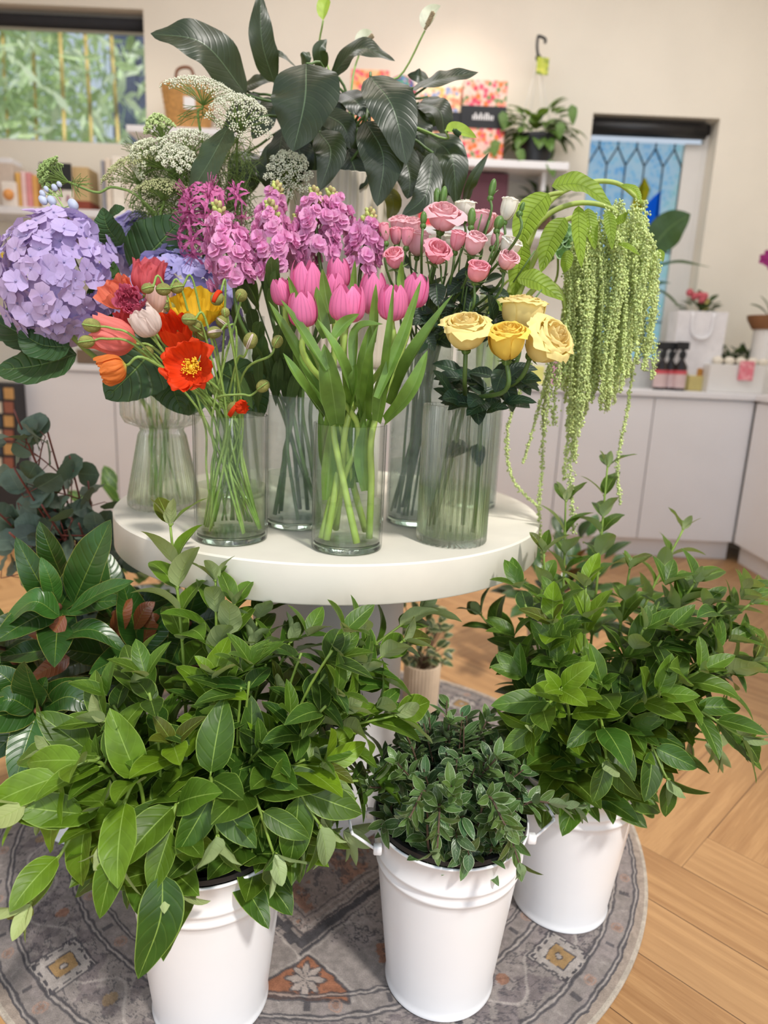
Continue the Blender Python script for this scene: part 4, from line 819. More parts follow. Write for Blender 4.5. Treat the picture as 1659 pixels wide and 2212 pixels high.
TLV = [((722, 905), (650, 770), (580, 650), 30, 1.10, (.5, -1, .3), 0), ((705, 800), (655, 720), (606, 646), 26, 1.06, (.6, -1, .2), 0), ((705, 905), (650, 830), (611, 762), 34, 1.05, (.5, -1, .5), 0), ((728, 915), (716, 830), (700, 742), 54, 1.07, (.1, -1, .1), 1),
       ((772, 880), (735, 780), (685, 688), 34, 1.04, (.4, -1, .3), 3), ((668, 700), (640, 650), (622, 596), 24, 1.12, (.4, -1, .2), 2), ((716, 700), (704, 640), (696, 580), 28, 1.10, (0, -1, .1), 5), ((722, 728), (745, 700), (776, 678), 30, 1.04, (-.2, -1, .4), 5),
       ((765, 790), (775, 715), (828, 700), 32, 1.06, (-.3, -.6, .8), 6), ((822, 880), (838, 760), (852, 604), 26, 1.04, (-.5, -1, .1), 7), ((815, 860), (865, 740), (910, 604), 28, 1.05, (-.5, -1, .2), 7), ((845, 875), (895, 770), (980, 634), 46, 1.12, (-.5, -1, .4), 8),
       ((832, 910), (885, 850), (924, 756), 42, 1.05, (-.5, -1, .5), 8), ((762, 650), (764, 610), (767, 562), 16, 1.16, (0, -1, 0), 3), ((866, 640), (866, 600), (868, 563), 18, 1.10, (0, -1, 0), 6), ((705, 730), (690, 680), (683, 618), 34, 1.09, (.3, -1, .1), 1),
       ((790, 905), (786, 800), (800, 700), 44, 1.10, (0, -1, .1), 6), ((745, 910), (765, 830), (760, 760), 40, 1.08, (-.2, -1, .2), 5), ((815, 910), (830, 830), (870, 750), 38, 1.08, (-.3, -1, .2), 7), ((780, 900), (800, 780), (818, 700), 30, 1.05, (-.6, -1, .1), 7), ((700, 900), (672, 815), (655, 740), 40, 1.12, (.4, -1, .2), 0),
       ((806, 740), (808, 680), (812, 612), 20, 1.12, (-.2, -1, 0), 6), ((690, 880), (650, 800), (636, 720), 30, 1.13, (.4, -1, .2), 2), ((705, 1080), (712, 1000), (716, 905), 40, 1.15, (.2, -1, .1), 4), ((790, 1060), (782, 980), (790, 905), 34, 1.15, (0, -1, .1), 3)]
for i, (b, m_, t, w, Y, nh, ow) in enumerate(TLV):
    k = MB(); Yb = Y+.05 if b[1] > 860 and b[1] < 1000 else Y
    if b[1] > 860 and b[1] < 1000: Yb = 1.12+.03*(i % 3)
    k.leafc(cat([U(*b, Yb), U(*m_, Y), U(*t, Y-.01)], 16), w*Y/FPX*1.15, nh, 'tul', .35+.15*(i % 3), .03, 1.5, A(1, 1, 1)*RN.uniform(.85, 1.15)*A(1, 1, .9), nv=4, seed=i, twist=RN.uniform(-.5, .5))
    k.build('leaf', M['tuleaf'], te[ow])
for i in range(9):
    x = 690+14*i; k = MB(); k.leafc(cat([U(x*.7+748*.3, 1030+12*(i % 3), 1.17), U(x*.85+748*.15, 960, 1.16), U(x, 885, 1.15-.02*(i % 2))], 12), .026, (.2*(4-i)/4, -1, .1), 'tul', .5, .02, 2, A(1, 1, .9)*RN.uniform(.9, 1.2), nv=3, seed=i); k.build('leaf', M['tuleaf'], te[i])
# ---- poppies
PC = {'salmon': ((240, 130, 100), (246, 170, 120)), 'coral': ((246, 140, 130), (248, 170, 110)), 'rose': ((222, 112, 142), (220, 120, 140)), 'pinkred': ((240, 116, 122), (244, 150, 120)), 'cream': ((244, 226, 216), (226, 226, 130)), 'blush': ((240, 206, 190), (226, 220, 130)),
      'orange': ((240, 138, 66), (216, 220, 110)), 'yellow': ((252, 208, 50), (236, 190, 60)), 'red': ((236, 70, 24), (220, 60, 20)), 'crimson': ((206, 70, 70), (200, 80, 60))}
for kx, (t_, b_) in PC.items(): M['pop_'+kx] = petalmat('poppy_petal_'+kx, t_, b_, .6, .35, .22, .22, 60)
M['popbud'] = plain('poppy_bud', (146, 146, 76), .7, .2, 90, .8); M['popstem'] = plain('poppy_stem', (140, 170, 84), .55, .12, 60, .5, tint=True)
M['stamen'] = plain('poppy_stamens', (238, 190, 40), .6, .1, 80)
def poppy(label, col, x, y, w, h, Y, ax, open_, seed, np_=4, dbl=False, stam=False, group='poppy blooms in the clear vase'):
    r = np.random.RandomState(seed); s = Y/FPX; R, H_ = w*s/2, h*s; a = nz(ax); C = U(x, y, Y)-a*H_*.45
    pts = stempath(C, a, 'poppy', r, lt=.035, spread=.5); e = thing('poppy', label, 'poppy', pts[0], group)
    k = MB(); k.tube(pts, .0026, .0022, 7, seg=30); k.build('stem', M['popstem'], e)
    for j in range(np_+(6 if dbl else 0)):
        inn = j >= 2; kk = MB(); f = 1-.10*(j//2 if not dbl else j*.06)
        if open_ > .6: rs, hs = [.06, .40, .75, .95, 1.0], [0, .10, .28, .6, .85 if not stam else .55]
        else: rs, hs = [.10, .75, 1.0, .95, .70+.5*open_], [0, .14, .42, .76, 1.0]
        if dbl: rs = [v*(1-.07*j) for v in rs]; hs = [v*(1.0-.02*j) for v in hs]
        cup(kk, C, a, (.3, -1, .2), j*2*PI/np_*(1 if not dbl else 1.9)+seed+(PI/4 if inn and not dbl else 0), H_*f, R*f, rs, hs, [.8, 1.1, 1.25, 1.25, .95], 16, 14, .095 if not dbl else .14, seed*7+j, A(1, 1, 1)*r.uniform(.88, 1.06), .05)
        kk.build('petal', M['pop_'+col], e)
    if stam:
        k = MB(); cc = C+a*H_*.10; e1 = perp(a, (0, 0, 1)); e2 = np.cross(a, e1); k.ball(cc+a*.006, .006, 8, 6, axis=a, tint=(.5, .6, .2))
        tips = []
        for j in range(90):
            an = r.uniform(0, 2*PI); q = r.uniform(.3, 1); tp = cc+a*(.016-.006*q)+(e1*math.cos(an)+e2*math.sin(an))*.016*q; k.tube([cc+(tp-cc)*.25, tp], .0005, n=3, seg=2, cap=False); tips.append(tp)
        k.octa(tips, .0016, (1, 1, 1)); s_ = k.build('stamens', M['stamen'], e); s_['label'] = 'yellow ring of stamens'
    return e
c0 = (0, -1, 0)
poppy('pink red poppy standing tallest at the back left', 'pinkred', 317, 602, 66, 72, 1.22, (.25, -.2, 1), .5, 1)
poppy('large salmon orange poppy behind the crumpled rose pink one', 'salmon', 256, 640, 74, 66, 1.19, (-.4, -.5, .7), .7, 2)
poppy('crumpled rose pink double poppy in front of salmon one', 'rose', 284, 652, 60, 42, 1.13, (.1, -.9, .3), .5, 3, 4, True)
poppy('pale blush poppy behind the buds above the cream one', 'blush', 345, 650, 54, 60, 1.20, (.2, -.2, 1), .4, 4)
poppy('wide coral poppy at far left below the salmon one', 'coral', 250, 728, 76, 92, 1.12, (-.75, -.35, .25), .55, 5)
poppy('cream white poppy cup in the middle', 'cream', 317, 700, 62, 62, 1.08, (-.35, -.4, .75), .25, 6)
poppy('deep crimson poppy peeping between cream and coral ones', 'crimson', 276, 694, 50, 50, 1.16, (-.2, -.3, .8), .4, 7)
poppy('small nodding orange poppy at lower left with yellow green base', 'orange', 246, 796, 62, 58, 1.07, (-.85, -.25, -.25), .2, 8)
poppy('ruffled golden yellow poppy at upper right', 'yellow', 426, 674, 104, 72, 1.16, (.1, -.45, .8), .8, 9)
poppy('orange red poppy above the fully open red one', 'red', 383, 722, 66, 70, 1.12, (-.1, -.6, .6), .6, 10)
poppy('fully open orange red poppy facing out with yellow stamens', 'red', 406, 788, 112, 96, 1.05, (-.05, -.95, .25), .95, 11, 4, False, True)
BUD = [(319, 623, 24, 'leftmost of three buds beside the tall pink red poppy'), (353, 625, 28, 'middle of three buds beside tall pink red poppy'), (382, 621, 27, 'right one of three buds near the tall pink red poppy'), (367, 664, 25, 'single bud over the blush poppy'), (198, 703, 33, 'upper of two buds reaching out far left'), (187, 738, 30, 'lower of two buds reaching out far left'),
       (319, 760, 25, 'bud below the cream poppy'), (408, 690, 28, 'top bud of the clump below yellow poppy'), (421, 703, 30, 'second bud of the clump below yellow poppy'), (435, 722, 28, 'lowest bud of the clump below yellow poppy'), (463, 718, 28, 'bud with pale crack right of clump'), (481, 696, 28, 'upper right bud with pale seam under the yellow poppy'), (487, 675, 20, 'small brownish bud right of yellow poppy'),
       (469, 645, 29, 'bud splitting to show red beside yellow poppy'), (521, 638, 28, 'round bud high at right edge of poppies'), (541, 736, 33, 'green bud with pink seam at right on curved stem'), (599, 738, 26, 'bud farthest right beside the tulips'), (568, 834, 29, 'bud on low horizontal stem at right'), (506, 883, 33, 'bursting red bud just over the vase rim')]
for i, (x, y, w, lb) in enumerate(BUD):
    r = np.random.RandomState(50+i); Y = r.uniform(1.07, 1.16) if i not in (4, 5) else 1.08
    if i in (17, 18): Y = 1.12
    s = Y/FPX; t = U(x, y, Y); R = w*s/2
    nod = A(r.uniform(-.6, .6), -.3, r.uniform(-.3, .4)) if i not in (4, 5, 15, 16, 17, 18) else {4: A(-1, -.2, .1), 5: A(-1, -.2, -.2), 15: A(.3, -.3, .6), 16: A(.3, -.2, .5), 17: A(.8, -.3, .6), 18: A(.4, -.6, .5)}[i]
    a = nz(nod); pre = ()
    if i in (4, 5): pre = (U(300, 738 if i == 4 else 752, 1.09), )
    if i == 17: pre = (U(470, 860, 1.12), U(520, 852, 1.12))
    if i == 16: pre = (U(530, 800, 1.12), )
    if i == 15: pre = (U(512, 780, 1.12), )
    pts = stempath(t-a*R*.8, a, 'poppy', r, lt=.02, pre=pre); e = thing('poppy_bud', 'poppy '+lb, 'flower bud', pts[0], 'poppy buds among the poppies')
    k = MB(); k.tube(pts, .0022, .0018, 6, seg=30, tint=A(1, 1, 1)*r.uniform(.85, 1.15)); k.build('stem', M['popstem'], e)
    k = MB(); k.ball(t, R, 12, 9, sc=(.92, 1, 1.12), axis=a); k.build('bud', M['popbud'], e)
    e1 = perp(a, (0, -1, 0)); e2 = np.cross(a, e1)
    for sg in ((0,) if i not in (10, 11, 13, 15, 18) else (0, 1)):
        k = MB(); th = np.linspace(-1.3, 1.3, 9); P = [t+(a*math.sin(q)*1.13+e1*math.cos(q)*.93*math.cos(.25*sg)+e2*math.cos(q)*.93*math.sin(.25*sg))*R*1.005 for q in th]; k.tube(P, .0011 if i not in (13, 18) else .003, n=5, seg=12)
        s_ = k.build('seam', M['pop_cream' if i not in (13, 18) else 'pop_red'] if i in (10, 11, 13, 15, 18) else M['popstem'], e)
    if i == 18:
        k = MB()
        for j in range(5): cup(k, t+A(R*.2, 0, 0), A(.8, -.5, .3), (0, -1, 0), j*1.3, R*1.7, R*.9, [.3, .9, 1, .7], [0, .3, .7, 1], [.8, .8, .7, .4], 9, 5, .12, j)
        k.build('petal', M['pop_red'], e)
# ---- hydrangeas
M['hyd'] = petalmat('hydrangea_sepal', (196, 181, 220), (180, 168, 210), .55, .25, .10, .2, 22)
M['hydleaf'] = leafmat('hydrangea_leaf', (44, 74, 38), (92, 116, 66), (112, 142, 74), rough=.5, nv=9, k=1.5, sidev=.30, midw=.035, bump=.8, trans=.15)
def hydrangea(label, x, y, rx, ry, Y, tintf, seed, n=150, ax=(0, -.4, .7)):
    r = np.random.RandomState(seed); s = Y/FPX; C = U(x, y, Y); RX, RZ = rx*s, ry*s; a = nz(ax)
    pts = stempath(C, A((C-VC['hydra'][0])[0]*.5, 0, 1), 'hydra', r, lt=.08, spread=.8); e = thing('hydrangea', label, 'hydrangea', pts[0], 'hydrangea heads in the hourglass vase')
    k = MB(); k.tube(pts, .006, .005, 8, seg=20); k.build('stem', M['stem'], e)
    k = MB(); gold = PI*(3-math.sqrt(5))
    for i in range(n+n//2):
        lay = 1.0 if i < n else .84; ii = i if i < n else i-n+.3; nn_ = n if i < n else n//2; z = 1-2*(ii+.5)/nn_; z = max(-1, min(1, z)); th = ii*gold; d = A(math.sqrt(1-z*z)*math.cos(th), math.sqrt(1-z*z)*math.sin(th), z); d = nz(d+r.normal(size=3)*.07)
        if d[1] > .55 or (d[2] < -.85): continue
        p = C+d*A(RX, (RX+RZ)/2*.95, RZ)*(lay+r.uniform(-.10, .03)); nrm = nz(d+r.normal(size=3)*.30); u = perp(nrm, r.normal(size=3)); w = np.cross(nrm, u)
        t = tintf(d, r); sz = r.uniform(.018, .025)
        for q in range(4):
            an = q*PI/2+r.uniform(-.15, .15); dd = nz((u*math.cos(an)+w*math.sin(an))+nrm*r.uniform(.0, .35)); k.leaf(p, dd, nrm, sz*r.uniform(.9, 1.1), sz*1.12, r.uniform(-.1, .5), 4, prof='petal', nv=2, fold=.12, tint=t*r.uniform(.94, 1.06), seed=i*4+q)
        k.octa([p+nrm*.002], .0022, (.95, 1, .9))
    k.build('florets', M['hyd'], e); return e
def tl(d, r): f = r.rand(); return A(1.02, .96, 1.0)*(1-f)+A(1.16, 1.05, 1.0)*f if d[0] < .2 else A(.94, .92, 1.02)*(1-f)+A(1.05, .98, 1.02)*f
def tb(d, r): f = r.rand(); return A(.78, .90, 1.03)*(1-f)+A(.98, .98, 1.04)*f
h1 = hydrangea('big lilac mophead hydrangea at far left', 131, 612, 119, 136, 1.28, tl, 21, 190)
h2 = hydrangea('small pale blue hydrangea head behind and right of the lilac one', 292, 532, 60, 58, 1.48, tb, 22, 80)
h3 = hydrangea('blue hydrangea head behind the poppies', 392, 664, 114, 112, 1.33, tb, 23, 150)
HL = [(h1, (150, 745), (70, 730), (-20, 690), 120, 1.28, (0, -.7, .8)), (h1, (165, 765), (80, 790), (-10, 800), 130, 1.24, (0, -.7, .7)), (h1, (150, 750), (90, 745), (40, 715), 90, 1.22, (0, -.8, .6)), (h1, (120, 700), (60, 690), (-30, 730), 110, 1.33, (.2, -.8, .5)),
      (h2, (262, 530), (232, 490), (222, 448), 62, 1.30, (-.3, -1, .2)), (h2, (232, 475), (250, 455), (270, 449), 26, 1.29, (-.2, -1, .4)), (h2, (285, 585), (340, 530), (398, 468), 120, 1.34, (.3, -1, .3)),
      (h3, (232, 730), (232, 650), (246, 564), 88, 1.275, (.25, -1, 0)), (h3, (345, 735), (300, 790), (228, 862), 165, 1.22, (.2, -1, .5)), (h3, (350, 760), (370, 830), (395, 895), 105, 1.26, (-.2, -1, .3)), (h3, (470, 800), (530, 840), (570, 900), 110, 1.27, (-.2, -1, .4)), (h3, (430, 790), (400, 850), (370, 880), 120, 1.30, (0, -1, .3)), (h1, (240, 770), (270, 800), (300, 850), 90, 1.30, (0, -1, .3))]
for i, (ow, b, m_, t, w, Y, nh) in enumerate(HL):
    k = MB(); tn = A(1.7, 1.55, .9) if i in (7,) else A(1.1, 1.12, 1) if i in (4, 5) else A(1, 1, 1)*RN.uniform(.8, 1.15)
    k.leafc(cat([U(*b, Y+.02), U(*m_, Y), U(*t, Y)], 24), w*Y/FPX, nh, 'vib', .18, .025, 3, tn, nv=5, ser=.035, seed=i); k.build('leaf', M['hydleaf'], ow)
# ---- stocks
M['stockp'] = petalmat('stock_petal', (240, 174, 214), (232, 200, 214), .6, .35, .12, .15, 20); M['stockleaf'] = leafmat('stock_leaf', (72, 98, 52), (96, 118, 78), (120, 142, 92), rough=.6, sidev=.08, bump=.2, midw=.05)
M['stockbud'] = plain('stock_bud', (170, 182, 104), .6, .15, 60, tint=True)
def stock(label, pts, w, Y, seed, n):
    r = np.random.RandomState(seed); s = Y/FPX; P = [U(x, y, Y) for x, y in pts]; top, bot = P[0], P[-1]
    sp = stempath(bot, nz(top-bot), 'stock', r, lt=.07); e = thing('stock_stem', label, 'stock flower', sp[0], 'mauve stocks in the misted vase')
    k = MB(); k.tube(sp+P[::-1][1:], .0042, .003, 8, seg=30); k.build('stem', M['dstem'], e)
    Q = cat(P, 40); k = MB(); gold = 2.4
    for i in range(n):
        f = (i+.5)/n; c = Q[int((.10+.9*f)*39)]; a = nz(Q[0]-Q[-1]); e1 = perp(a, (0, -1, 0)); e2 = np.cross(a, e1); an = i*gold+r.normal()*.3
        d = e1*math.cos(an)+e2*math.sin(an); R = w*s*.5*(.45+.55*min(1, f*2.2))
        if d[1] > .75: continue
        p = c+d*R*.62+a*r.normal()*.004; nrm = nz(d+a*.35+r.normal(size=3)*.2); u = perp(nrm, a); v = np.cross(nrm, u); sz = .0175*min(1, .55+f)
        for ly, (m_, el) in enumerate(((5, .25), (5, .75), (3, 1.15))):
            for q in range(m_):
                al = q*2*PI/m_+ly*.6+r.uniform(-.2, .2); dd = nz((u*math.cos(al)+v*math.sin(al))*math.cos(el)+nrm*math.sin(el)); k.leaf(p+nrm*.003*ly, dd, nrm, sz*(1-.16*ly)*r.uniform(.85, 1.15), sz*1.05, .6, 4, prof='petal', nv=2, fold=.1, wave=.10, wf=2, tint=A(1, 1, 1)*r.uniform(.86, 1.12)*A(1, r.uniform(.9, 1.1), 1), seed=i*20+q)
    k.build('florets', M['stockp'], e)
    k = MB()
    for i in range(13):
        f = i/13; an = i*2.4; a = nz(Q[0]-Q[-1]); e1 = perp(a, (0, -1, 0)); e2 = np.cross(a, e1); d = e1*math.cos(an)+e2*math.sin(an); p = Q[int(f*.16*39)]+a*.012*(1-f)+d*.010*(.35+f); t = A(1, 1, 1)*r.uniform(.9, 1.1)*(A(1.15, 1.1, 1) if i % 3 else A(1.15, .8, 1.2))
        k.ball(p, .0048, 7, 5, sc=(.85, 1, 1.3), axis=d+a, tint=t); k.tube([Q[int(f*.16*39)], p], .0012, n=4, seg=3)
    s_ = k.build('bud_tip', M['stockbud'], e); return e
st = [stock('mauve stock spike leftmost, beside the dark pink nerines', [(472, 455), (488, 530), (505, 615)], 112, 1.22, 31, 44), stock('mauve stock spike second from left, full and rounded', [(585, 452), (592, 520), (600, 590)], 118, 1.24, 32, 40), stock('thin mauve stock tip rising highest in front of the ribbed pot', [(596, 412), (588, 450), (580, 480)], 48, 1.30, 33, 14),
      stock('tall mauve stock spike left of pot centre', [(680, 424), (682, 480), (690, 560)], 104, 1.27, 34, 40), stock('mauve stock spike just right of the tall one', [(716, 425), (722, 470), (728, 550)], 84, 1.29, 35, 28), stock('rightmost mauve stock spike touching the spray roses', [(798, 470), (790, 520), (778, 590)], 80, 1.26, 36, 30), stock('low mauve stock spike between second and tall ones', [(645, 480), (650, 520), (655, 575)], 80, 1.3, 37, 24)]
rr = np.random.RandomState(6)
for i in range(46):
    x, y = rr.uniform(505, 660), rr.uniform(585, 850); Y = rr.uniform(1.20, 1.30); b = U(x+(590-x)*.3, y+50, Y+.02); t = U(x+rr.uniform(-35, 30), y-40+rr.uniform(-20, 40), Y-.03)
    k = MB(); k.leafc(cat([b, (b+t)/2+A(0, -.012, .01), t], 9), rr.uniform(.018, .028), (rr.uniform(-.5, .5), -1, .4), 'ellip', .2, .03, 2, A(1, 1, 1)*rr.uniform(.6, 1.25), nv=2, seed=i); k.build('leaf', M['stockleaf'], st[i % 7])
# ---- nerines
M['ner'] = petalmat('nerine_petal', (218, 118, 172), (222, 140, 182), .5, .3, .2, .1, 14)
def nerine(label, x, y, Y, R, n, seed, ax=(0, -.5, .6)):
    r = np.random.RandomState(seed); C = U(x, y, Y); a = nz(ax); sp = stempath(C, a, 'stock', r, lt=.08, spread=.9); e = thing('nerine', label, 'nerine', sp[0], 'dark pink nerines behind the stocks')
    k = MB(); k.tube(sp, .0035, .003, 7, seg=24); k.build('stem', M['dstem'], e); k = MB()
    for i in range(n):
        d = nz(a*.5+r.normal(size=3)*.75+A(0, -.3, 0)); f = C+d*R*.55; k.tube([C, C+d*R*.3, f], .0013, n=4, seg=4, tint=(.75, .9, .9))
        u = perp(d, r.normal(size=3)); v = np.cross(d, u)
        for q in range(6): al = q*PI/3; dd = nz(d*.75+(u*math.cos(al)+v*math.sin(al))*.65); k.leaf(f, dd, d, R*.62, R*.105, 1.9, 9, prof='strap', nv=1, fold=.2, wave=.35, wf=3, tint=A(1, 1, 1)*r.uniform(.8, 1.15), seed=i*6+q)
        for q in range(4): al = q*1.57; k.tube([f, f+nz(d+.25*(u*math.cos(al)+v*math.sin(al)))*R*.5], .0006, n=3, seg=2, tint=(.8, .7, .8))
    k.build('florets', M['ner'], e); return e
nerine('dark pink nerine cluster left of the stocks, upper one', 445, 455, 1.30, .062, 9, 41); nerine('dark pink nerine cluster left of the stocks, lower one', 440, 520, 1.30, .062, 9, 42); nerine('nerine trumpet rising in front of the lace flowers', 522, 432, 1.34, .045, 3, 43, (.5, -.4, .8))
r = np.random.RandomState(9); t = U(473, 402, 1.33); sp = stempath(t, A(-.2, 0, 1), 'stock', r, lt=.06); e = thing('nerine_bud', 'closed pointed pink nerine bud above the stocks', 'flower bud', sp[0]); k = MB(); k.tube(sp, .002, .0016, 6, seg=20); k.build('stem', M['dstem'], e); k = MB(); k.leafc(cat([t, U(478, 430, 1.33), U(485, 455, 1.33)], 8), .012, (0, -1, 0), 'ellip', .6, tint=(1, 1, 1)); k.ball(U(478, 428, 1.33), .0045, 8, 6, sc=(1, 1, 4.0), axis=(-.2, 0, 1)); k.build('bud', M['ner'], e)
# ---- roses
RC = {'pink': ((250, 200, 206), (244, 210, 190)), 'deep': ((248, 172, 186), (242, 190, 176)), 'white': ((248, 245, 232), (236, 238, 206)), 'yel': ((253, 236, 160), (246, 228, 166)), 'gold': ((253, 224, 104), (248, 218, 130))}
for kx, (t_, b_) in RC.items(): M['rose_'+kx] = petalmat('rose_petal_'+kx, t_, b_, .55, .30, .06, .2, 14)
M['sepal'] = leafmat('rose_sepal', (96, 132, 62), (120, 150, 90), (130, 160, 90), sidev=0, bump=0)
M['roseleaf'] = leafmat('rose_leaf', (36, 60, 42), (78, 100, 78), (92, 120, 82), rough=.42, nv=8, sidev=.2, bump=.4, trans=.12)
def rose(name, label, cat_, group, col, x, y, w, h, Y, ax, open_, key, seed, n=13, sr=.0022, green=False, mouth=None):
    r = np.random.RandomState(seed); s = Y/FPX; R, H_ = w*s/2, h*s; a = nz(ax); C = U(x, y, Y)-a*H_*.5
    sp = stempath(C, a*.6+A(0, 0, .5), key, r, lt=.05, spread=.85, mouth=mouth); e = thing(name, label, cat_, sp[0], group)
    k = MB(); k.tube(sp, sr*1.2, sr, 7, seg=26); k.build('stem', M['dstem'], e)
    k = MB(); sl = min(.022, H_*.6)
    for j in range(5):
        an = j*2*PI/5; e1 = perp(a, (1, 0, 0)); e2 = np.cross(a, e1); d = nz((e1*math.cos(an)+e2*math.sin(an))*(.5 if green else .8)+a*(.8 if green or open_ < .35 else -.1)); k.leaf(C+a*.001, d, -a if not green else d, sl, sl*.32, -.4 if green else .6, 5, prof='lance', nv=1, seed=j)
    k.ball(C-a*.003, .0055 if w < 60 else .008, 8, 6, axis=a); k.build('sepals', M['sepal'], e)
    if green:
        k = MB(); k.ball(C+a*H_*.45, R, 10, 8, sc=(1, 1, H_/R*.55), axis=a); k.build('bud', M['sepal'], e); return e
    for j in range(n):
        f = j/(n-1.); k = MB(); rad = R*(.16+.84*f**.8)*(.86 if open_ < .35 else 1.0); ho = H_*(1.0-.16*f*open_-.04*f)
        out = open_*f**1.6
        rl = (.10+.30*out)*r.uniform(.6, 1.3); tight = max(0, .45-f)
        rs = [.20, .62, .92, 1.0, .95+.05*out-tight*.3, .93+.14*out-tight*.7, .96+rl-tight*1.1]; hs = [.0, .12, .36, .62, .86-.05*out, .985-.10*out, .99-.55*rl]
        if f > .75 and open_ > .6: rs[-1] += .25*r.rand(); hs[-1] -= .25*r.rand()
        cup(k, C, a, (.2, -1, .1), j*2.4+seed, ho, rad, rs, hs, [.75, 1.05, 1.2, 1.2, 1.12, .95, .5], 15, 6, .016+.03*out, seed*17+j, A(1, 1, 1)*(.90+.12*f)*A(1, .92+.09*f, .90+.11*f), .05)
        k.build('petal', M['rose_'+col], e)
    return e
SR = [('pink', 958, 466, 66, 58, 1.22, (.1, -.55, .8), .95, 'largest open pale pink spray rose, top of the bunch'), ('pink', 1044, 478, 50, 54, 1.24, (.1, -.1, 1), .5, 'tall pink spray rose under the tallest green bud'), ('deep', 830, 500, 26, 40, 1.25, (-.2, -.1, 1), .15, 'small pink rose bud at extreme left of bunch'),
      ('deep', 855, 508, 28, 38, 1.27, (-.1, -.2, 1), .2, 'second small pink rose bud from the left'), ('deep', 880, 510, 29, 40, 1.23, (.05, -.2, 1), .2, 'deep pink rose bud left of the peach pink rose'), ('pink', 904, 522, 46, 56, 1.26, (.05, -.2, 1), .5, 'peach pink spray rose right of the left buds'),
      ('pink', 864, 484, 42, 40, 1.32, (-.1, -.4, 1), .6, 'pale pink rose at the back left'), ('pink', 892, 490, 42, 44, 1.31, (0, -.4, 1), .6, 'pale pink rose at back, right of its twin'), ('deep', 852, 557, 40, 46, 1.19, (-.2, -.6, .7), .6, 'pink spiral rose low at left above the tulips'),
      ('deep', 945, 545, 50, 48, 1.17, (.2, -.65, .6), .8, 'open pink rose with dropped petal in centre of bunch'), ('deep', 989, 518, 38, 44, 1.19, (.15, -.3, .9), .3, 'deep pink half closed rose right of centre'), ('pink', 1027, 525, 42, 50, 1.17, (.25, -.5, .8), .4, 'smooth pink rose with spiral heart at right centre'),
      ('pink', 1072, 515, 27, 34, 1.20, (.3, -.1, .9), .1, 'slim pale pink rose bud at right'), ('pink', 1096, 562, 40, 40, 1.15, (.2, -.6, .6), .4, 'pink rose just below the white rose at right'), ('deep', 1031, 586, 46, 44, 1.13, (.1, -.5, .8), .35, 'lowest round pink rose at right'),
      ('white', 1005, 451, 42, 40, 1.28, (0, -.2, 1), .4, 'cream white rose behind the largest pink one'), ('white', 1099, 450, 40, 48, 1.20, (.25, -.1, 1), .2, 'upright white rose at top right of bunch'), ('white', 1103, 532, 44, 42, 1.17, (.3, -.4, .8), .45, 'white rose at right above the pink one'), ('white', 966, 520, 32, 34, 1.30, (0, -.2, 1), .3, 'small pale cream rose hidden in the centre')]
for i, (c, x, y, w, h, Y, ax, op, lb) in enumerate(SR): rose('spray_rose', lb, 'rose', 'spray roses in the tall vase', c, x, y, w, h, Y, ax, op, 'spray', 60+i, 13)
for i, (x, y, w, h, Y, ax, lb) in enumerate(((945, 425, 16, 34, 1.27, (-.1, 0, 1), 'left one of the paired green rose buds before the lily'), (958, 422, 15, 36, 1.26, (.1, 0, 1), 'right one of the paired green rose buds before the lily'), (1064, 405, 15, 34, 1.22, (.15, 0, 1), 'tallest green rose bud standing alone'), (1019, 468, 17, 34, 1.18, (0, -.1, 1), 'green rose bud in front of the tall pink rose'), (1078, 480, 20, 26, 1.17, (.2, -.1, 1), 'green rose bud under the white rose'), (1128, 447, 10, 20, 1.14, (.3, -.1, 1), 'small green rose bud against the amaranth leaf'), (915, 470, 14, 24, 1.2, (0, -.1, 1), 'green rose bud left of largest pink rose'))):
    rose('rose_bud', lb, 'flower bud', 'green rose buds in the tall vase', 'deep', x, y, w, h, Y, ax, 0, 'spray', 90+i, green=True)
ow = [o for o in bpy.data.objects if o.name.startswith('spray_rose')]; rr = np.random.RandomState(12)
for i in range(60):
    x, y = rr.uniform(885, 1075), rr.uniform(575, 740); Y = rr.uniform(1.18, 1.34); b = U(x, y, Y); d = nz(A(rr.uniform(-1, 1), rr.uniform(-1, 0), rr.uniform(-.6, .6)))
    k = MB(); k.leaf(b, d, (0, -.8, .6), rr.uniform(.035, .055), rr.uniform(.024, .034), .5, 7, prof='vib', nv=3, ser=.03, tint=A(1, 1, 1)*rr.uniform(.55, 1.2), seed=i); k.tube([b-d*.02, b], .0010, n=4, seg=2); k.build('leaf', M['roseleaf'], ow[i % len(ow)])
for i in range(16):
    x, y = rr.uniform(900, 1120), rr.uniform(520, 720); a_ = U(x, y, 1.2); k = MB(); k.tube([a_, a_+A((x-985)/4200, -.01, .05)], .0014, n=5, seg=3); k.build('side_stem', M['dstem'], ow[i % len(ow)])
YR = [('yel', 1007, 714, 92, 80, 1.08, (-.1, -.45, .9), .85, 'leftmost open yellow rose with loose outer petal'), ('gold', 1096, 736, 78, 84, 1.06, (-.1, -.4, .85), .5, 'rich golden yellow rose in the middle'), ('yel', 1130, 676, 92, 82, 1.18, (.05, -.15, .95), .45, 'pale yellow rose standing behind the others'), ('yel', 1184, 738, 92, 102, 1.08, (.45, -.6, .5), .9, 'rightmost large pale yellow rose facing right')]
yo = [rose('yellow_rose', lb, 'rose', 'yellow roses in the ribbed vase', c, x, y, w, h, Y, ax, op, 'yrose', 110+i, 19, .0036) for i, (c, x, y, w, h, Y, ax, op, lb) in enumerate(YR)]
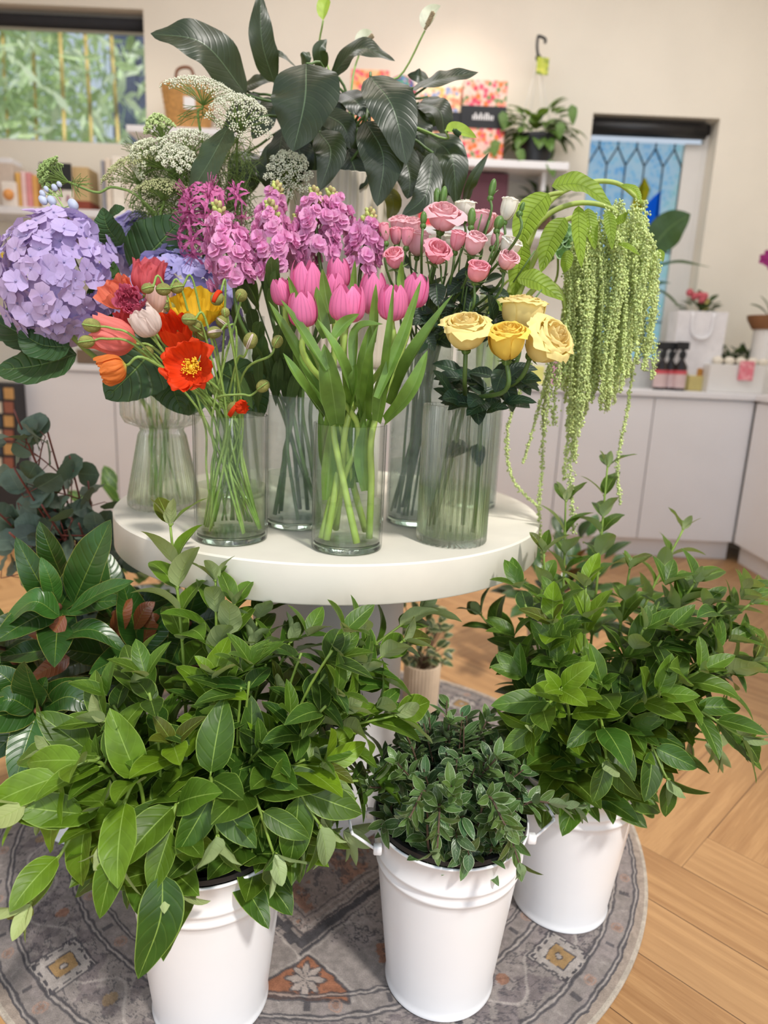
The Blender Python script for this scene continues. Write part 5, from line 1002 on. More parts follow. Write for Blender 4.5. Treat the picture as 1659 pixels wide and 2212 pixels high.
for i in range(44):
    x, y = rr.uniform(945, 1165), rr.uniform(805, 880); Y = rr.uniform(1.12, 1.26); b = U(1050+(x-1050)*.55, y+rr.uniform(-15, 10), Y); d = nz(A((x-1050)/110+rr.uniform(-.5, .5), rr.uniform(-1, .1), rr.uniform(-.3, .5)))
    k = MB(); k.leaf(b, d, (0, -.6, .8), rr.uniform(.04, .06), rr.uniform(.026, .036), .6, 8, prof='vib', nv=3, ser=.03, tint=A(1, 1, 1)*rr.uniform(.6, 1.25), seed=i); k.build('leaf', M['roseleaf'], yo[i % 4])
for i, (b, t, w) in enumerate((((1000, 870), (955, 862), 44), ((975, 850), (935, 800), 26), ((1040, 860), (1012, 880), 40), ((1090, 800), (1070, 850), 44), ((1110, 830), (1170, 822), 30), ((1085, 870), (1160, 870), 26), ((1050, 890), (1100, 882), 26), ((1010, 960), (965, 990), 44), ((1030, 960), (1035, 1010), 40))):
    k = MB(); k.leafc(cat([U(*b, 1.14 if b[1] < 900 else 1.22), U((b[0]+t[0])/2, (b[1]+t[1])/2-6, 1.12 if b[1] < 900 else 1.21), U(*t, 1.11 if b[1] < 900 else 1.2)], 10), w*1.12/FPX, (0, -.8, .6), 'vib', .2, .03, 2, A(1, 1, 1)*rr.uniform(.8, 1.3), nv=3, ser=.03, seed=i); k.build('leaf', M['roseleaf'], yo[i % 4])
# ---- amaranthus
M['ama'] = plain('amaranth_tassel', (200, 212, 146), .75, .14, 60, tint=True); M['amastem'] = plain('amaranth_stem', (164, 180, 84), .5, .1, 30)
M['amaleaf'] = leafmat('amaranth_leaf', (134, 160, 44), (150, 172, 70), (112, 140, 44), rough=.5, nv=12, k=1.3, sidev=.35, midw=.04, bump=.6, trans=.35)
AS = [([(1080, 700), (1130, 560), (1180, 445), (1250, 400), (1330, 395), (1390, 440)], 'amaranth stem arching highest over to the right'), ([(1075, 700), (1120, 570), (1165, 480), (1240, 440), (1320, 450), (1360, 500)], 'amaranth stem arching just below the highest one'), ([(1085, 710), (1140, 590), (1190, 500), (1250, 470), (1290, 520)], 'amaranth stem curving in the middle of tassels'), ([(1070, 710), (1110, 600), (1140, 500), (1175, 430), (1215, 415)], 'amaranth stem carrying the big upright leaf at left'), ([(1090, 720), (1140, 640), (1180, 610), (1215, 640), (1225, 720)], 'low amaranth stem drooping behind the yellow roses')]
ams = []; rr = np.random.RandomState(77)
for i, (pts, lb) in enumerate(AS):
    Y = [1.44, 1.40, 1.36, 1.36, 1.34][i]; P = [U(x, y, Y) for x, y in pts]; c, r_, h_ = VC['amar']; bo = c+A(rr.normal()*.02, rr.normal()*.02, .02); mo = c+A(-.01+.01*i, -.02, h_)
    e = thing('amaranthus', lb, 'amaranth', bo, 'trailing green amaranthus in the rear vase'); k = MB(); k.tube([bo, (bo+mo)/2, mo]+P, .0075, .004, 9, seg=50); k.build('stem', M['amastem'], e); ams.append(e)
def tassel(e, pts, Y, w, seed):
    r = np.random.RandomState(seed); P = [U(x, y, Y) for x, y in pts]; L_ = sum(np.linalg.norm(P[i+1]-P[i]) for i in range(len(P)-1)); n = int(L_/.0042); Q = cat(P, n); k = MB(); C = []; T = []
    k.tube(P, .0011, n=4, seg=max(6, n//4))
    for i in range(n):
        f = i/n; ww = w*(1-.35*f)*(.8+.4*math.sin(i*.9)**2)
        for j in range(5): C.append(Q[i]+r.normal(size=3)*ww*.42); T.append(A(1, 1, 1)*r.uniform(.72, 1.28)*A(1.0, 1.02, .92))
    k.octa(C, r.uniform(.0016, .0032, len(C)), T); k.build('tassel', M['ama'], e)
def env(x): return np.interp(x, [1200, 1225, 1240, 1262, 1285, 1300, 1330, 1350, 1370, 1392, 1412, 1425], [820, 940, 1000, 905, 860, 892, 880, 830, 800, 845, 720, 640])
for i in range(100):
    x = rr.uniform(1222, 1418); y0 = np.interp(x, [1210, 1260, 1330, 1400, 1420], [600, 480, 430, 430, 520])+abs(rr.normal())*70; Y = rr.uniform(1.30, 1.50)
    xe = x-abs(rr.normal())*26*(1 if x > 1290 else .6); xe = max(1205, xe); y1 = env(xe)-abs(rr.normal())*75
    if y1 < y0+60: y1 = y0+60+40*rr.rand()
    tassel(ams[i % 5], [(x-8, y0), (x+rr.uniform(-3, 6), y0+(y1-y0)*.33), ((x*.45+xe*.55)+rr.uniform(-5, 5), y0+(y1-y0)*.7), (xe, y1)], Y, rr.uniform(.006, .0105), 200+i)
for i, pts in enumerate(([(1150, 760), (1120, 850), (1095, 940), (1108, 1035), (1168, 1100)], [(1190, 780), (1175, 880), (1172, 1000), (1164, 1100), (1174, 1222)], [(1185, 790), (1170, 860), (1150, 930), (1130, 1000)], [(1240, 820), (1238, 920), (1232, 1040), (1240, 1148)], [(1370, 780), (1352, 900), (1334, 1000), (1340, 1088)], [(1238, 840), (1228, 930), (1218, 1035)], [(1195, 760), (1186, 840), (1178, 930)], [(1215, 740), (1200, 830), (1196, 920)])):
    tassel(ams[(4, 4, 3, 2, 1, 2, 4, 3)[i]], pts, (1.40, 1.42, 1.38, 1.38, 1.42, 1.40, 1.36, 1.36)[i], (.0055, .007, .005, .010, .0055, .007, .013, .011)[i], 300+i)
for i, (ow_, b, m_, t, w, Y, nh) in enumerate(((3, (1185, 418), (1140, 470), (1120, 545), 62, 1.26, (-.4, -1, .2)), (0, (1192, 402), (1255, 400), (1322, 446), 62, 1.28, (.1, -.8, .7)), (1, (1250, 445), (1250, 500), (1256, 580), 34, 1.27, (.1, -1, .1)), (2, (1220, 470), (1190, 520), (1168, 590), 48, 1.27, (-.3, -1, .2)), (4, (1118, 600), (1160, 610), (1218, 650), 56, 1.24, (-.1, -.8, .7)), (0, (1312, 455), (1318, 490), (1322, 540), 26, 1.30, (0, -1, .2)), (1, (1270, 450), (1275, 490), (1285, 540), 34, 1.32, (.2, -1, .1)), (0, (1325, 485), (1350, 470), (1358, 460), 22, 1.3, (0, -.8, .6)), (1, (1335, 525), (1360, 535), (1382, 552), 16, 1.30, (0, -.8, .6)), (0, (1412, 545), (1425, 548), (1432, 566), 20, 1.36, (0, -.8, .6)), (2, (1230, 540), (1222, 570), (1218, 590), 26, 1.3, (0, -1, .2)), (3, (1130, 520), (1120, 580), (1110, 640), 46, 1.32, (-.3, -1, .1)), (4, (1120, 640), (1080, 660), (1050, 690), 40, 1.33, (-.2, -1, .4)), (2, (1240, 500), (1262, 560), (1270, 620), 30, 1.33, (.2, -1, .1)), (0, (1240, 392), (1260, 384), (1282, 398), 16, 1.38, (0, -.7, .7)), (0, (1340, 400), (1372, 410), (1385, 440), 18, 1.4, (.2, -.8, .5)))):
    k = MB(); k.leafc(cat([U(*b, Y), U(*m_, Y-.01), U(*t, Y-.02)], 16), w*Y/FPX, nh, 'vib', .2, .03, 3, A(1, 1, 1)*rr.uniform(.85, 1.15), nv=4, seed=i); k.build('leaf', M['amaleaf'], ams[ow_])
# ---- lace flowers (ammi)
M['ammiw'] = plain('lace_floret', (226, 226, 206), .7, .06, 80, tint=True); M['ammig'] = plain('lace_ray', (120, 146, 70), .6, .12, 60, tint=True)
def ammi(label, x, y, w, h, Y, ax, seed, col=(1, 1, 1), key='ammi', n=34, pre=(), open_=1.0):
    r = np.random.RandomState(seed); s = Y/FPX; R, H_ = w*s/2*1.28, h*s*1.1; a = nz(ax); C = U(x, y, Y)-a*H_*.5
    sp = stempath(C, a, key, r, lt=.05, pre=pre); e = thing('lace_flower', label, 'lace flower', sp[0], 'lace flowers in the rear left vase'); k = MB(); k.tube(sp, .0028, .0022, 7, seg=28); k.build('stem', M['ammig'], e)
    e1 = perp(a, (0, -1, 0)); e2 = np.cross(a, e1); k = MB(); P = []
    for i in range(n):
        q = math.sqrt((i+.5)/n); an = i*2.4; t = C+(e1*math.cos(an)+e2*math.sin(an))*R*q+a*H_*(1-.55*q*q)*open_; k.tube([C, C*.5+t*.5+a*H_*.05-(e1*math.cos(an)+e2*math.sin(an))*R*q*.08, t], .0007, n=3, seg=5, cap=False)
        m_ = 20; ur = R*.17
        for j in range(m_):
            qq = math.sqrt((j+.5)/m_); b = j*2.4+i; nn = nz(a+(e1*math.cos(an)+e2*math.sin(an))*q*.7); u = perp(nn, e1); v = np.cross(nn, u); P.append(t+(u*math.cos(b)+v*math.sin(b))*ur*qq+nn*.004*(1-qq*qq)+r.normal(size=3)*.0006)
    k.build('rays', M['ammig'], e); k = MB(); k.octa(P, r.uniform(.0013, .0021, len(P)), np.array([A(*col)*r.uniform(.85, 1.1) for _ in P])); k.build('florets', M['ammiw'], e)
    k = MB()
    for j in range(26):
        an = r.uniform(0, 6.28); d = e1*math.cos(an)+e2*math.sin(an); p = C-a*r.uniform(0, .02); k.tube([p, p+d*R*.35-a*.005, p+d*R*r.uniform(.5, .8)-a*r.uniform(.005, .03)], .0006, n=3, seg=4, cap=False)
    k.build('bracts', M['ammig'], e); return e
gy, ol = (1, 1, .95), (.60, .62, .36)
ammi('flat white lace flower head topmost, seen side on', 440, 200, 118, 40, 1.40, (.15, -.25, 1), 1, gy); ammi('round white lace flower tipped towards the viewer, upper right', 519, 255, 98, 60, 1.36, (.25, -.75, .7), 2, gy); ammi('white lace flower hanging before the ribbed pot', 624, 376, 72, 58, 1.40, (.1, -.9, .25), 3, gy)
ammi('white lace flower head in the middle left', 400, 315, 96, 46, 1.38, (-.2, -.3, 1), 4, gy); ammi('small white lace flower curled under the middle one', 385, 345, 60, 40, 1.35, (.2, -.6, .6), 5, gy); ammi('white lace flower drooping sideways at left', 322, 345, 66, 60, 1.36, (-.8, -.4, .4), 6, (.95, .97, .85))
ammi('olive brown lace flower pointing left, gone to seed', 290, 372, 100, 44, 1.38, (-.35, -.1, .9), 7, ol); ammi('olive brown lace flower nearest the hydrangeas', 352, 412, 84, 34, 1.36, (0, -.25, 1), 8, ol); ammi('small green unopened lace flower on top at left', 345, 280, 46, 44, 1.38, (-.3, -.2, 1), 9, (.7, .85, .45))
ammi('spidery green lace flower head far left on sideways stem', 118, 382, 56, 50, 1.34, (-1, -.15, .3), 10, (.45, .62, .25), n=40, pre=(U(330, 455, 1.37), U(250, 405, 1.36)))
k = MB(); r = np.random.RandomState(3)
for i in range(2200):
    x, y = r.uniform(290, 540), r.uniform(320, 530); p = U(x, y, r.uniform(1.38, 1.52)); d = nz(r.normal(size=3)); k.tube([p, p+d*.018, p+d*.034+A(0, 0, -.004)], .0006, n=3, seg=3, cap=False, tint=A(1, 1, 1)*r.uniform(.5, 1.1))
setp(k.build('lace_foliage', M['ammig'], loc=U(400, 520, 1.45)), 'feathery green thread leaves filling in below the lace flowers', 'foliage', kind='stuff')
# ---- larkspur sprig
M['larkbud'] = plain('larkspur_bud', (184, 190, 208), .6, .1, 60, tint=True)
b = U(150, 480, 1.30); e = thing('larkspur_sprig', 'thin sprig of pale blue buds rising from the lilac hydrangea', 'larkspur', stempath(b, A(0, 0, 1), 'hydra', RN)[0]); k = MB(); k.tube(stempath(b, A(0, 0, 1), 'hydra', RN, lt=.05)+[U(135, 445, 1.3), U(118, 420, 1.3), U(100, 405, 1.3)], .0022, .0012, 6, seg=30)
bp = [(93, 432, .0085), (112, 433, .0085), (158, 442, .010), (118, 455, .010), (92, 418, .006), (118, 405, .006), (100, 408, .005), (128, 398, .005), (84, 350, .004), (108, 342, .004)]
for x, y, r_ in bp[:8]: k.tube([U(135, 450 if y > 420 else 425, 1.3), U(x, y, 1.3)], .0009, n=4, seg=3)
k.build('stem', M['stem'], e); k = MB()
for x, y, r_ in bp[:8]: k.ball(U(x, y, 1.3), r_, 9, 7, sc=(.85, 1, 1.15), axis=(.5, -.2, -.6))
k.build('bud', M['larkbud'], e)

# ---- bells behind the amaranthus
M['bell'] = plain('pale_green_bell', (178, 210, 160), .5, .1, 30)
for q_, (x, y, lb) in enumerate(((1198, 600, 'pale green bell flower stem behind amaranth leaves'), )):
    c, r_, h_ = VC['amar']; P = [c+A(.02, -.01, .02), c+A(.02, -.02, h_), U(1190, 620, 1.46), U(1206, 540, 1.46), U(1212, 500, 1.46)]; e = thing('bell_flower', lb, 'bell flower', P[0]); k = MB(); k.tube(P, .003, .002, 7, seg=30); k.build('stem', M['amastem'], e); Q = cat(P, 60); k = MB()
    for j in range(26):
        p = Q[int(40+19*j/26)]; an = j*2.4; d = nz(A(math.cos(an), math.sin(an)*.8-.3, .25)); k.lathe(p+d*.008, [(.001, 0), (.007, .004), (.012, .012), (.0145, .018), (.0135, .018), (.006, .005)], 12, axis=d)
    k.build('bells', M['bell'], e)
# ---- peace lily
M['lily'] = leafmat('peace_lily_leaf', (40, 50, 32), (86, 108, 60), (96, 116, 84), rough=.36, nv=14, k=3.0, sidev=.07, midw=.03, bump=.15, trans=.10, spec=.5)
M['lilypot'] = plain('cream_ribbed_ceramic', (226, 214, 198), .6, .03, 8)
e = thing('peace_lily', 'large dark leaved peace lily in cream ribbed pot crowning the display', 'peace lily', (PX, PY, PB)); c = A(PX, PY, 0)
k = MB(); k.lathe(c, [(.0, PB+.0005), (PR-.012, PB+.0005), (PR-.008, PB+.004), (PR-.004, PB+.02), (PR, PT-.01), (PR, PT), (PR-.004, PT+.002), (PR-.009, PT), (PR-.011, PT-.05), (0, PT-.05)], 44*8, 44, .0022); k.build('pot', M['lilypot'], e)
k = MB(); k.lathe(c, [(PR-.012, PT-.03), (.05, PT-.024), (0, PT-.022)], 40); k.build('soil', M['soil'], e)
LV = [((532, 205), (440, 95), (325, 72), 104, 1.50, 1.44, (-.1, -.75, .65), 1), ((592, 178), (566, 90), (562, -18), 58, 1.55, 1.52, (.5, -1, .1), 1), ((662, 138), (658, 220), (633, 328), 142, 1.40, 1.34, (0, -1, .15), 1), ((712, 170), (775, 105), (853, 132), 62, 1.55, 1.50, (.0, -.8, .5), 1),
      ((892, 190), (955, 170), (1034, 156), 56, 1.50, 1.46, (0, -.75, .6), 1), ((800, 165), (850, 235), (878, 356), 100, 1.42, 1.36, (.25, -1, .2), 1), ((905, 222), (950, 240), (960, 302), 64, 1.60, 1.56, (.5, -1, .1), .8), ((925, 290), (975, 340), (985, 445), 74, 1.48, 1.44, (.35, -1, .1), 1.05),
      ((790, 262), (828, 340), (815, 446), 92, 1.42, 1.38, (.1, -1, .25), .9), ((690, 285), (715, 330), (690, 412), 66, 1.44, 1.40, (-.1, -1, .2), .95), ((492, 275), (455, 345), (402, 432), 76, 1.36, 1.33, (-.4, -1, .3), 1.9), ((612, 275), (600, 340), (582, 408), 56, 1.46, 1.42, (-.3, -1, .2), .85),
      ((1005, 438), (1020, 390), (1056, 330), 26, 1.45, 1.42, (.5, -1, .2), 1.25), ((700, 150), (690, 110), (706, 84), 30, 1.58, 1.56, (.2, -1, 0), 1.5), ((655, 150), (660, 125), (668, 112), 28, 1.58, 1.56, (0, -1, .2), 1.5), ((640, 145), (610, 120), (582, 107), 18, 1.57, 1.55, (0, -.8, .6), 1.2),
      ((935, 330), (920, 420), (868, 468), 54, 1.40, 1.36, (.2, -.8, .6), .9), ((690, 242), (740, 270), (758, 322), 54, 1.48, 1.44, (.2, -1, .2), .9), ((560, 215), (570, 250), (545, 300), 60, 1.56, 1.52, (-.2, -1, .2), .8), ((740, 200), (770, 220), (800, 260), 60, 1.56, 1.52, (.2, -1, .3), .85),
      ((860, 300), (885, 380), (880, 430), 60, 1.46, 1.42, (.2, -1, .1), .75), ((600, 300), (585, 370), (600, 420), 60, 1.5, 1.48, (-.3, -1, .1), .8), ((545, 200), (520, 250), (480, 290), 70, 1.58, 1.54, (-.3, -1, .2), .7), ((900, 320), (945, 380), (950, 450), 66, 1.56, 1.52, (.4, -1, .1), .8),
      ((930, 180), (905, 165), (880, 162), 30, 1.6, 1.58, (0, -1, .3), 1), ((640, 300), (650, 350), (640, 400), 60, 1.56, 1.54, (-.1, -1, .2), .6), ((750, 320), (770, 380), (760, 400), 70, 1.56, 1.52, (0, -1, .3), .7), ((520, 190), (560, 175), (600, 160), 44, 1.62, 1.6, (0, -1, .5), .9), ((870, 220), (900, 280), (912, 330), 70, 1.58, 1.54, (.3, -1, .1), .7), ((700, 200), (715, 240), (700, 290), 70, 1.58, 1.55, (0, -1, .1), .6)]
rl = np.random.RandomState(5)
for i in range(22):
    x, y = rl.uniform(500, 950), rl.uniform(190, 360); LV.append(((x, y), (x+rl.uniform(-20, 20), y+30), (x+rl.uniform(-40, 40)+(x-720)*.12, y+rl.uniform(60, 110)), rl.uniform(44, 70), 1.66, 1.62, (rl.uniform(-.5, .5), -1, .2), rl.uniform(.55, .9)))
pt = MB()
for i, (b, m_, t, w, Yb, Yt, nh, tn) in enumerate(LV):
    k = MB(); P = cat([U(*b, Yb), U(*m_, (Yb+Yt)/2-.02), U(*t, Yt)], 22); k.leafc(P, w*(Yb+Yt)/2/FPX, nh, 'vib' if w > 40 else 'lance', .20, .045, 2.5, A(1, 1, 1)*tn*A(1, 1.02, .95), nv=5, seed=i+3, twist=.25*((i % 3)-1), roll=.12); k.build('leaf', M['lily'], e)
    an = i*2.4; o = c+A(.06*math.cos(an), .06*math.sin(an), PT-.03); g = o+(P[0]-o)*.55+A(0, 0, .05+.02*(i % 3)); pt.tube([o, g, P[0]], .0035, .0025, 6, seg=10, tint=A(1, 1, 1)*(.7+.3*(i % 3)/2))
pt.build('petioles', M['dstem'], e)
M['spathe'] = leafmat('pale_spathe', (236, 236, 216), (226, 232, 200), (190, 206, 140), rough=.5, sidev=.1, bump=.1, trans=.4, midw=.04); M['gspathe'] = leafmat('green_spathe', (178, 204, 84), (190, 214, 120), (140, 176, 66), rough=.5, sidev=.15, bump=.1, trans=.4)
M['spadix'] = plain('cream_spadix', (206, 184, 146), .7, .2, 160, .8); M['gspadix'] = plain('green_spadix', (64, 92, 50), .7, .2, 160, .8)
for i, (st_, b, t, w, Y, mt, sp_) in enumerate((((690, 110), (698, 44), (716, -16), 34, 1.58, 'gspathe', None), ((775, 120), (778, 106), (804, 68), 34, 1.62, 'spathe', (806, 76)), ((868, 160), (918, 66), (952, 12), 40, 1.56, 'spathe', (936, 26)), ((960, 300), (962, 282), (1030, 298), 34, 1.42, 'gspathe', (994, 292)))):
    P0, P1, P2 = U(*st_, Y+.03), U(*b, Y), U(*t, Y+.01); k = MB(); k.leafc(cat([P1, (P1+P2)/2+A(-.004, .01, .008), P2], 12), w*Y/FPX, (-.3, -1, .3), 'vib', .55, 0, 2, nv=4, seed=i); s_ = k.build('spathe', M[mt], e)
    k = MB(); k.tube([c+A(.02*(i-1), -.03, PT-.03), (c+A(0, 0, PT)+P0)/2+A(0, -.02, .06), P0, P1], .0024, .002, 6, seg=14); k.build('flower_stem', M['stem'], e)
    if sp_:
        q = U(*sp_, Y-.008); q0 = P1+A(0, -.006, 0) if i != 3 else U(978, 280, Y-.01); d = q-q0; L_ = np.linalg.norm(d); k = MB(); n_ = 60; g = []
        k.tube([q0, q], .0028 if i < 3 else .003, n=8, seg=4)
        for j in range(90): f = .25+.75*j/90; a_ = j*2.4; u = perp(d, (0, -1, 0)); v = np.cross(nz(d), u); g.append(q0+d*f+(u*math.cos(a_)+v*math.sin(a_))*.0038)
        k.octa(g, .0015, (1, 1, 1)); k.build('spadix', M['spadix' if i < 3 else 'gspadix'], e)
# yellowed leaf beside pot
k = MB(); k.leafc(cat([U(835, 405, 1.5), U(850, 440, 1.48), U(838, 478, 1.48)], 10), 36*1.5/FPX, (.2, -1, .1), 'vib', .2, tint=(7, 4.0, .5)); k.build('leaf', M['lily'], e)['label'] = 'one yellowed leaf beside the pot'
# ------------------------------------------------------------------ cut foliage in the buckets
M['vib'] = leafmat('viburnum_leaf', (54, 86, 27), (164, 182, 128), (150, 178, 84), (156, 184, 84), rough=.42, nv=6, k=1.5, sidev=.12, midw=.045, bump=.18, trans=.20, edgew=.93, spec=.32)
M['magn'] = leafmat('magnolia_leaf', (44, 78, 27), (128, 72, 40), (126, 146, 60), (150, 150, 70), rough=.32, nv=10, k=1.6, sidev=.06, midw=.03, bump=.25, trans=.08, edgew=.95, spec=.55, tcol=(70, 90, 20))
M['pitt'] = leafmat('pittosporum_leaf', (58, 88, 54), (128, 148, 108), (130, 152, 108), (176, 190, 152), rough=.34, nv=6, sidev=.12, midw=.05, bump=.2, trans=.12, edgew=.86)
M['euc'] = leafmat('eucalyptus_leaf', (88, 106, 92), (100, 118, 102), (120, 138, 112), rough=.55, nv=7, sidev=.10, midw=.025, bump=.15, trans=.10)
M['vstem'] = plain('viburnum_stem', (124, 150, 60), .5, .12, 40, tint=True); M['wood'] = plain('woody_stem', (92, 72, 56), .7, .2, 40, tint=True); M['rstem'] = plain('red_stem', (120, 62, 54), .5, .15, 40, tint=True)
def bpath(B, tip, rng, r=BRT, arch=.04, sp=.75):
    B = np.asarray(B); tip = np.asarray(tip); d = tip-B; dh = A(d[0], d[1], 0); L_ = np.linalg.norm(dh); dh = dh/(L_+1e-6); k = min(1, L_/.16)
    o = A(rng.uniform(-.03, .03), rng.uniform(-.03, .03), 0)
    rim = A(B[0], B[1], B[2]+.015)+dh*r*sp*k+o*(1-.5*k); base = A(B[0], B[1], B[2]-.20)-dh*.02+o*.5
    mid = rim*.5+tip*.5+A(0, 0, arch*k)-dh*.015*k
    return [base, rim*.6+base*.4+A(0, 0, .01), rim, mid, tip]
def tintv(rng, young=0, bronze=False):
    t = A(1, 1, 1)*rng.uniform(.7, 1.25)*A(rng.uniform(.85, 1.2), 1, 1); y = A(4.6, 3.1, 1.1); t = t*(1-young)+y*young*rng.uniform(.85, 1.1)
    if bronze: t = A(2.3, 1.05, .95)*rng.uniform(.8, 1.1)
    return t
def vib(name, label, cat_, group, B, tip, seed, L=.085, n=None, young=.4, bronze=.5, f0=.40, m='vib', wr=.50, arch=.04, stem='vstem', sr=.0036, prof='vib', tl=4, sp=.75, ang=(1.05, .55), droop=(.9, .5), spacing=.045, hang=0, fan=None, r=BRT, tipscale=.6, single=False, hint=None):
    rng = np.random.RandomState(seed); P = bpath(B, tip, rng, r, arch, sp); 
    if hang: P[-1] = P[-1]; P[-2] = P[-2]+A(0, 0, hang)
    e = thing(name, label, cat_, P[0], group); k = MB(); Q = cat(P, 60); sl = np.linalg.norm(np.diff(Q, axis=0), axis=1).cumsum(); tot = sl[-1]
    k.tube(P, sr*1.25, sr*.55, 8, seg=44, tint=A(1, 1, 1)*rng.uniform(.8, 1.1))
    i0 = int(np.searchsorted(sl, tot*f0)); n = n or max(2, int(round(tot*(1-f0)/spacing))); az0 = rng.uniform(0, PI); leaves = []
    for j in range(n):
        f = (j+rng.uniform(-.15, .15))/n; i = min(57, int(i0+(58-i0)*f)); p = Q[i]; t = nz(Q[min(59, i+2)]-Q[max(0, i-1)]); u = perp(t, (0, 0, 1) if abs(t[2]) < .9 else (0, -1, 0)); v = np.cross(t, u)
        for s in (0, 1):
            az = az0+j*PI/2+s*PI+rng.normal()*.22; rd = u*math.cos(az)+v*math.sin(az); an = ang[0]+(ang[1]-ang[0])*f+rng.normal()*.15; d = t*math.cos(an)+rd*math.sin(an)
            if d[1] < -.9: d = nz(d+A(rng.normal()*.3, .3, .2))
            nh = t-rd*.1+A(0, 0, .35)+(0 if hint is None else np.asarray(hint)); l = L*(1-.22*f)*rng.uniform(.8, 1.12)
            leaves.append((p, d, nh, l, tintv(rng, young*(.2+.8*f)), rng.uniform(.6, 1.2)*(droop[0]+(droop[1]-droop[0])*f)))
    t = nz(Q[-1]-Q[-3]); u = perp(t, (0, -1, 0)); v = np.cross(t, u); az0 = rng.uniform(0, PI)
    for j in range(tl):
        az = az0+j*PI/2*(1 if tl > 2 else 2)+rng.normal()*.15; rd = u*math.cos(az)+v*math.sin(az); an = .75 if j < 2 else .35; l = L*tipscale*(1 if j < 2 else .72)*rng.uniform(.85, 1.15)
        leaves.append((Q[-1], t*math.cos(an)+rd*math.sin(an), t-rd*.2, l, tintv(rng, young, bronze > rng.rand() and j >= 1), rng.uniform(.2, .7)))
    for (p, d, nh, l, tn, dr) in leaves: k.tube([p, p+nz(d)*l*.10], sr*.38, n=5, seg=2, tint=(1, 1, 1))
    k.build('stem', M[stem], e)
    mb = MB()
    for j, (p, d, nh, l, tn, dr) in enumerate(leaves):
        kk = mb if single else MB(); kk.leaf(p+nz(d)*l*.08, d, nh, l, l*wr*rng.uniform(.88, 1.15), dr, 10, prof=prof, fold=rng.uniform(.12, .38), wave=rng.uniform(0, .05), wf=2, tint=tn, nv=3, seed=seed*50+j, twist=rng.normal()*.25)
        if not single: kk.build('leaf', M[m], e)
    if single: mb.build('foliage', M[m], e)
    return e
G = 'viburnum branches in the front left bucket'
VL = [(368, 1138, 1.06, .55, .8, 'tallest viburnum branch at left, tip overlapping the table edge'), (466, 1258, 1.05, .4, .2, 'viburnum branch with slender curled leaf against the white table rim, left of centre'), (505, 1310, 1.02, .3, .1, 'viburnum branch with rounded pale leaf just under the table rim'), (540, 1400, 1.05, .1, 0, 'viburnum branch with pale backed leaves beside drum pedestal'),
      (625, 1390, 1.08, .1, 0, 'viburnum branch with two leaf pairs set against the pedestal'), (870, 1385, 1.05, .3, 1, 'long viburnum branch reaching right across pedestal with bronze tip'), (600, 1500, .98, .6, 1, 'viburnum branch with russet young tip in the middle of bucket'), (690, 1655, .90, 1.0, .1, 'bright lime viburnum rosette at right front of left bucket'),
      (850, 1545, .98, .5, 0, 'thin viburnum branch leaning over the pittosporum'), (375, 1610, .88, .9, .9, 'lime viburnum branch with upright bronze leaf at centre left'), (460, 1470, .94, .8, .1, 'viburnum branch with single bright upright leaf in the middle'), (290, 1455, .98, .2, 0, 'viburnum branch with greyish drooping leaves beneath the magnolia'),
      (230, 1560, .92, .3, .2, 'viburnum branch at left with dark glossy leaf pair'), (62, 1735, .80, .9, .5, 'viburnum branch stretching far left, tip curling upwards'), (240, 1810, .80, .8, 1, 'viburnum branch with lime and bronze rosette at front left'), (70, 1945, .76, .7, .6, 'lowest viburnum branch hanging far left over the rug'),
      (360, 1890, .80, .5, 0, 'viburnum branch spilling over the front rim with long hanging leaf'), (470, 1800, .80, .1, 0, 'viburnum branch with two pale curved undersides at front centre'), (590, 1840, .84, .1, 0, 'viburnum branch drooping over right rim of left bucket'), (690, 1780, .86, .2, 0, 'viburnum branch hanging low right beside the pedestal foot'),
      (130, 1620, .90, .3, 0, 'viburnum branch low at left before the magnolia bucket'), (560, 1620, .90, .1, 0, 'dark viburnum branch in the heart of left bucket'),
      (905, 1320, 1.14, .2, .1, 'viburnum branch tip just under the table rim right of pedestal'), (780, 1450, 1.0, .1, 0, 'viburnum branch with greyish leaf backs against lower pedestal'), (740, 1540, .95, .5, .1, 'viburnum branch with blue green leaf left of the pittosporum'), (555, 1340, 1.08, .1, 0, 'viburnum branch rising at left edge of drum pedestal'), (120, 1720, .86, .5, .3, 'viburnum branch sweeping left across the hidden white bucket')]
for i, (x, y, Y, yg, br, lb) in enumerate(VL):
    low = y > 1700; vib('viburnum_branch', lb, 'branch', G, BL_, U(x, y, Y), 400+i, L=.118 if y > 1500 else .108, ang=(1.05, .55) if y > 1560 else (.80, .40), spacing=.05, young=yg, bronze=br, droop=(.9, .5) if y > 1560 else (1.4, .9), arch=.05 if not low else .10, hint=(0, -.7, 1.2) if y > 1580 else None, f0=.42 if y < 1500 else .45, sp=.8)
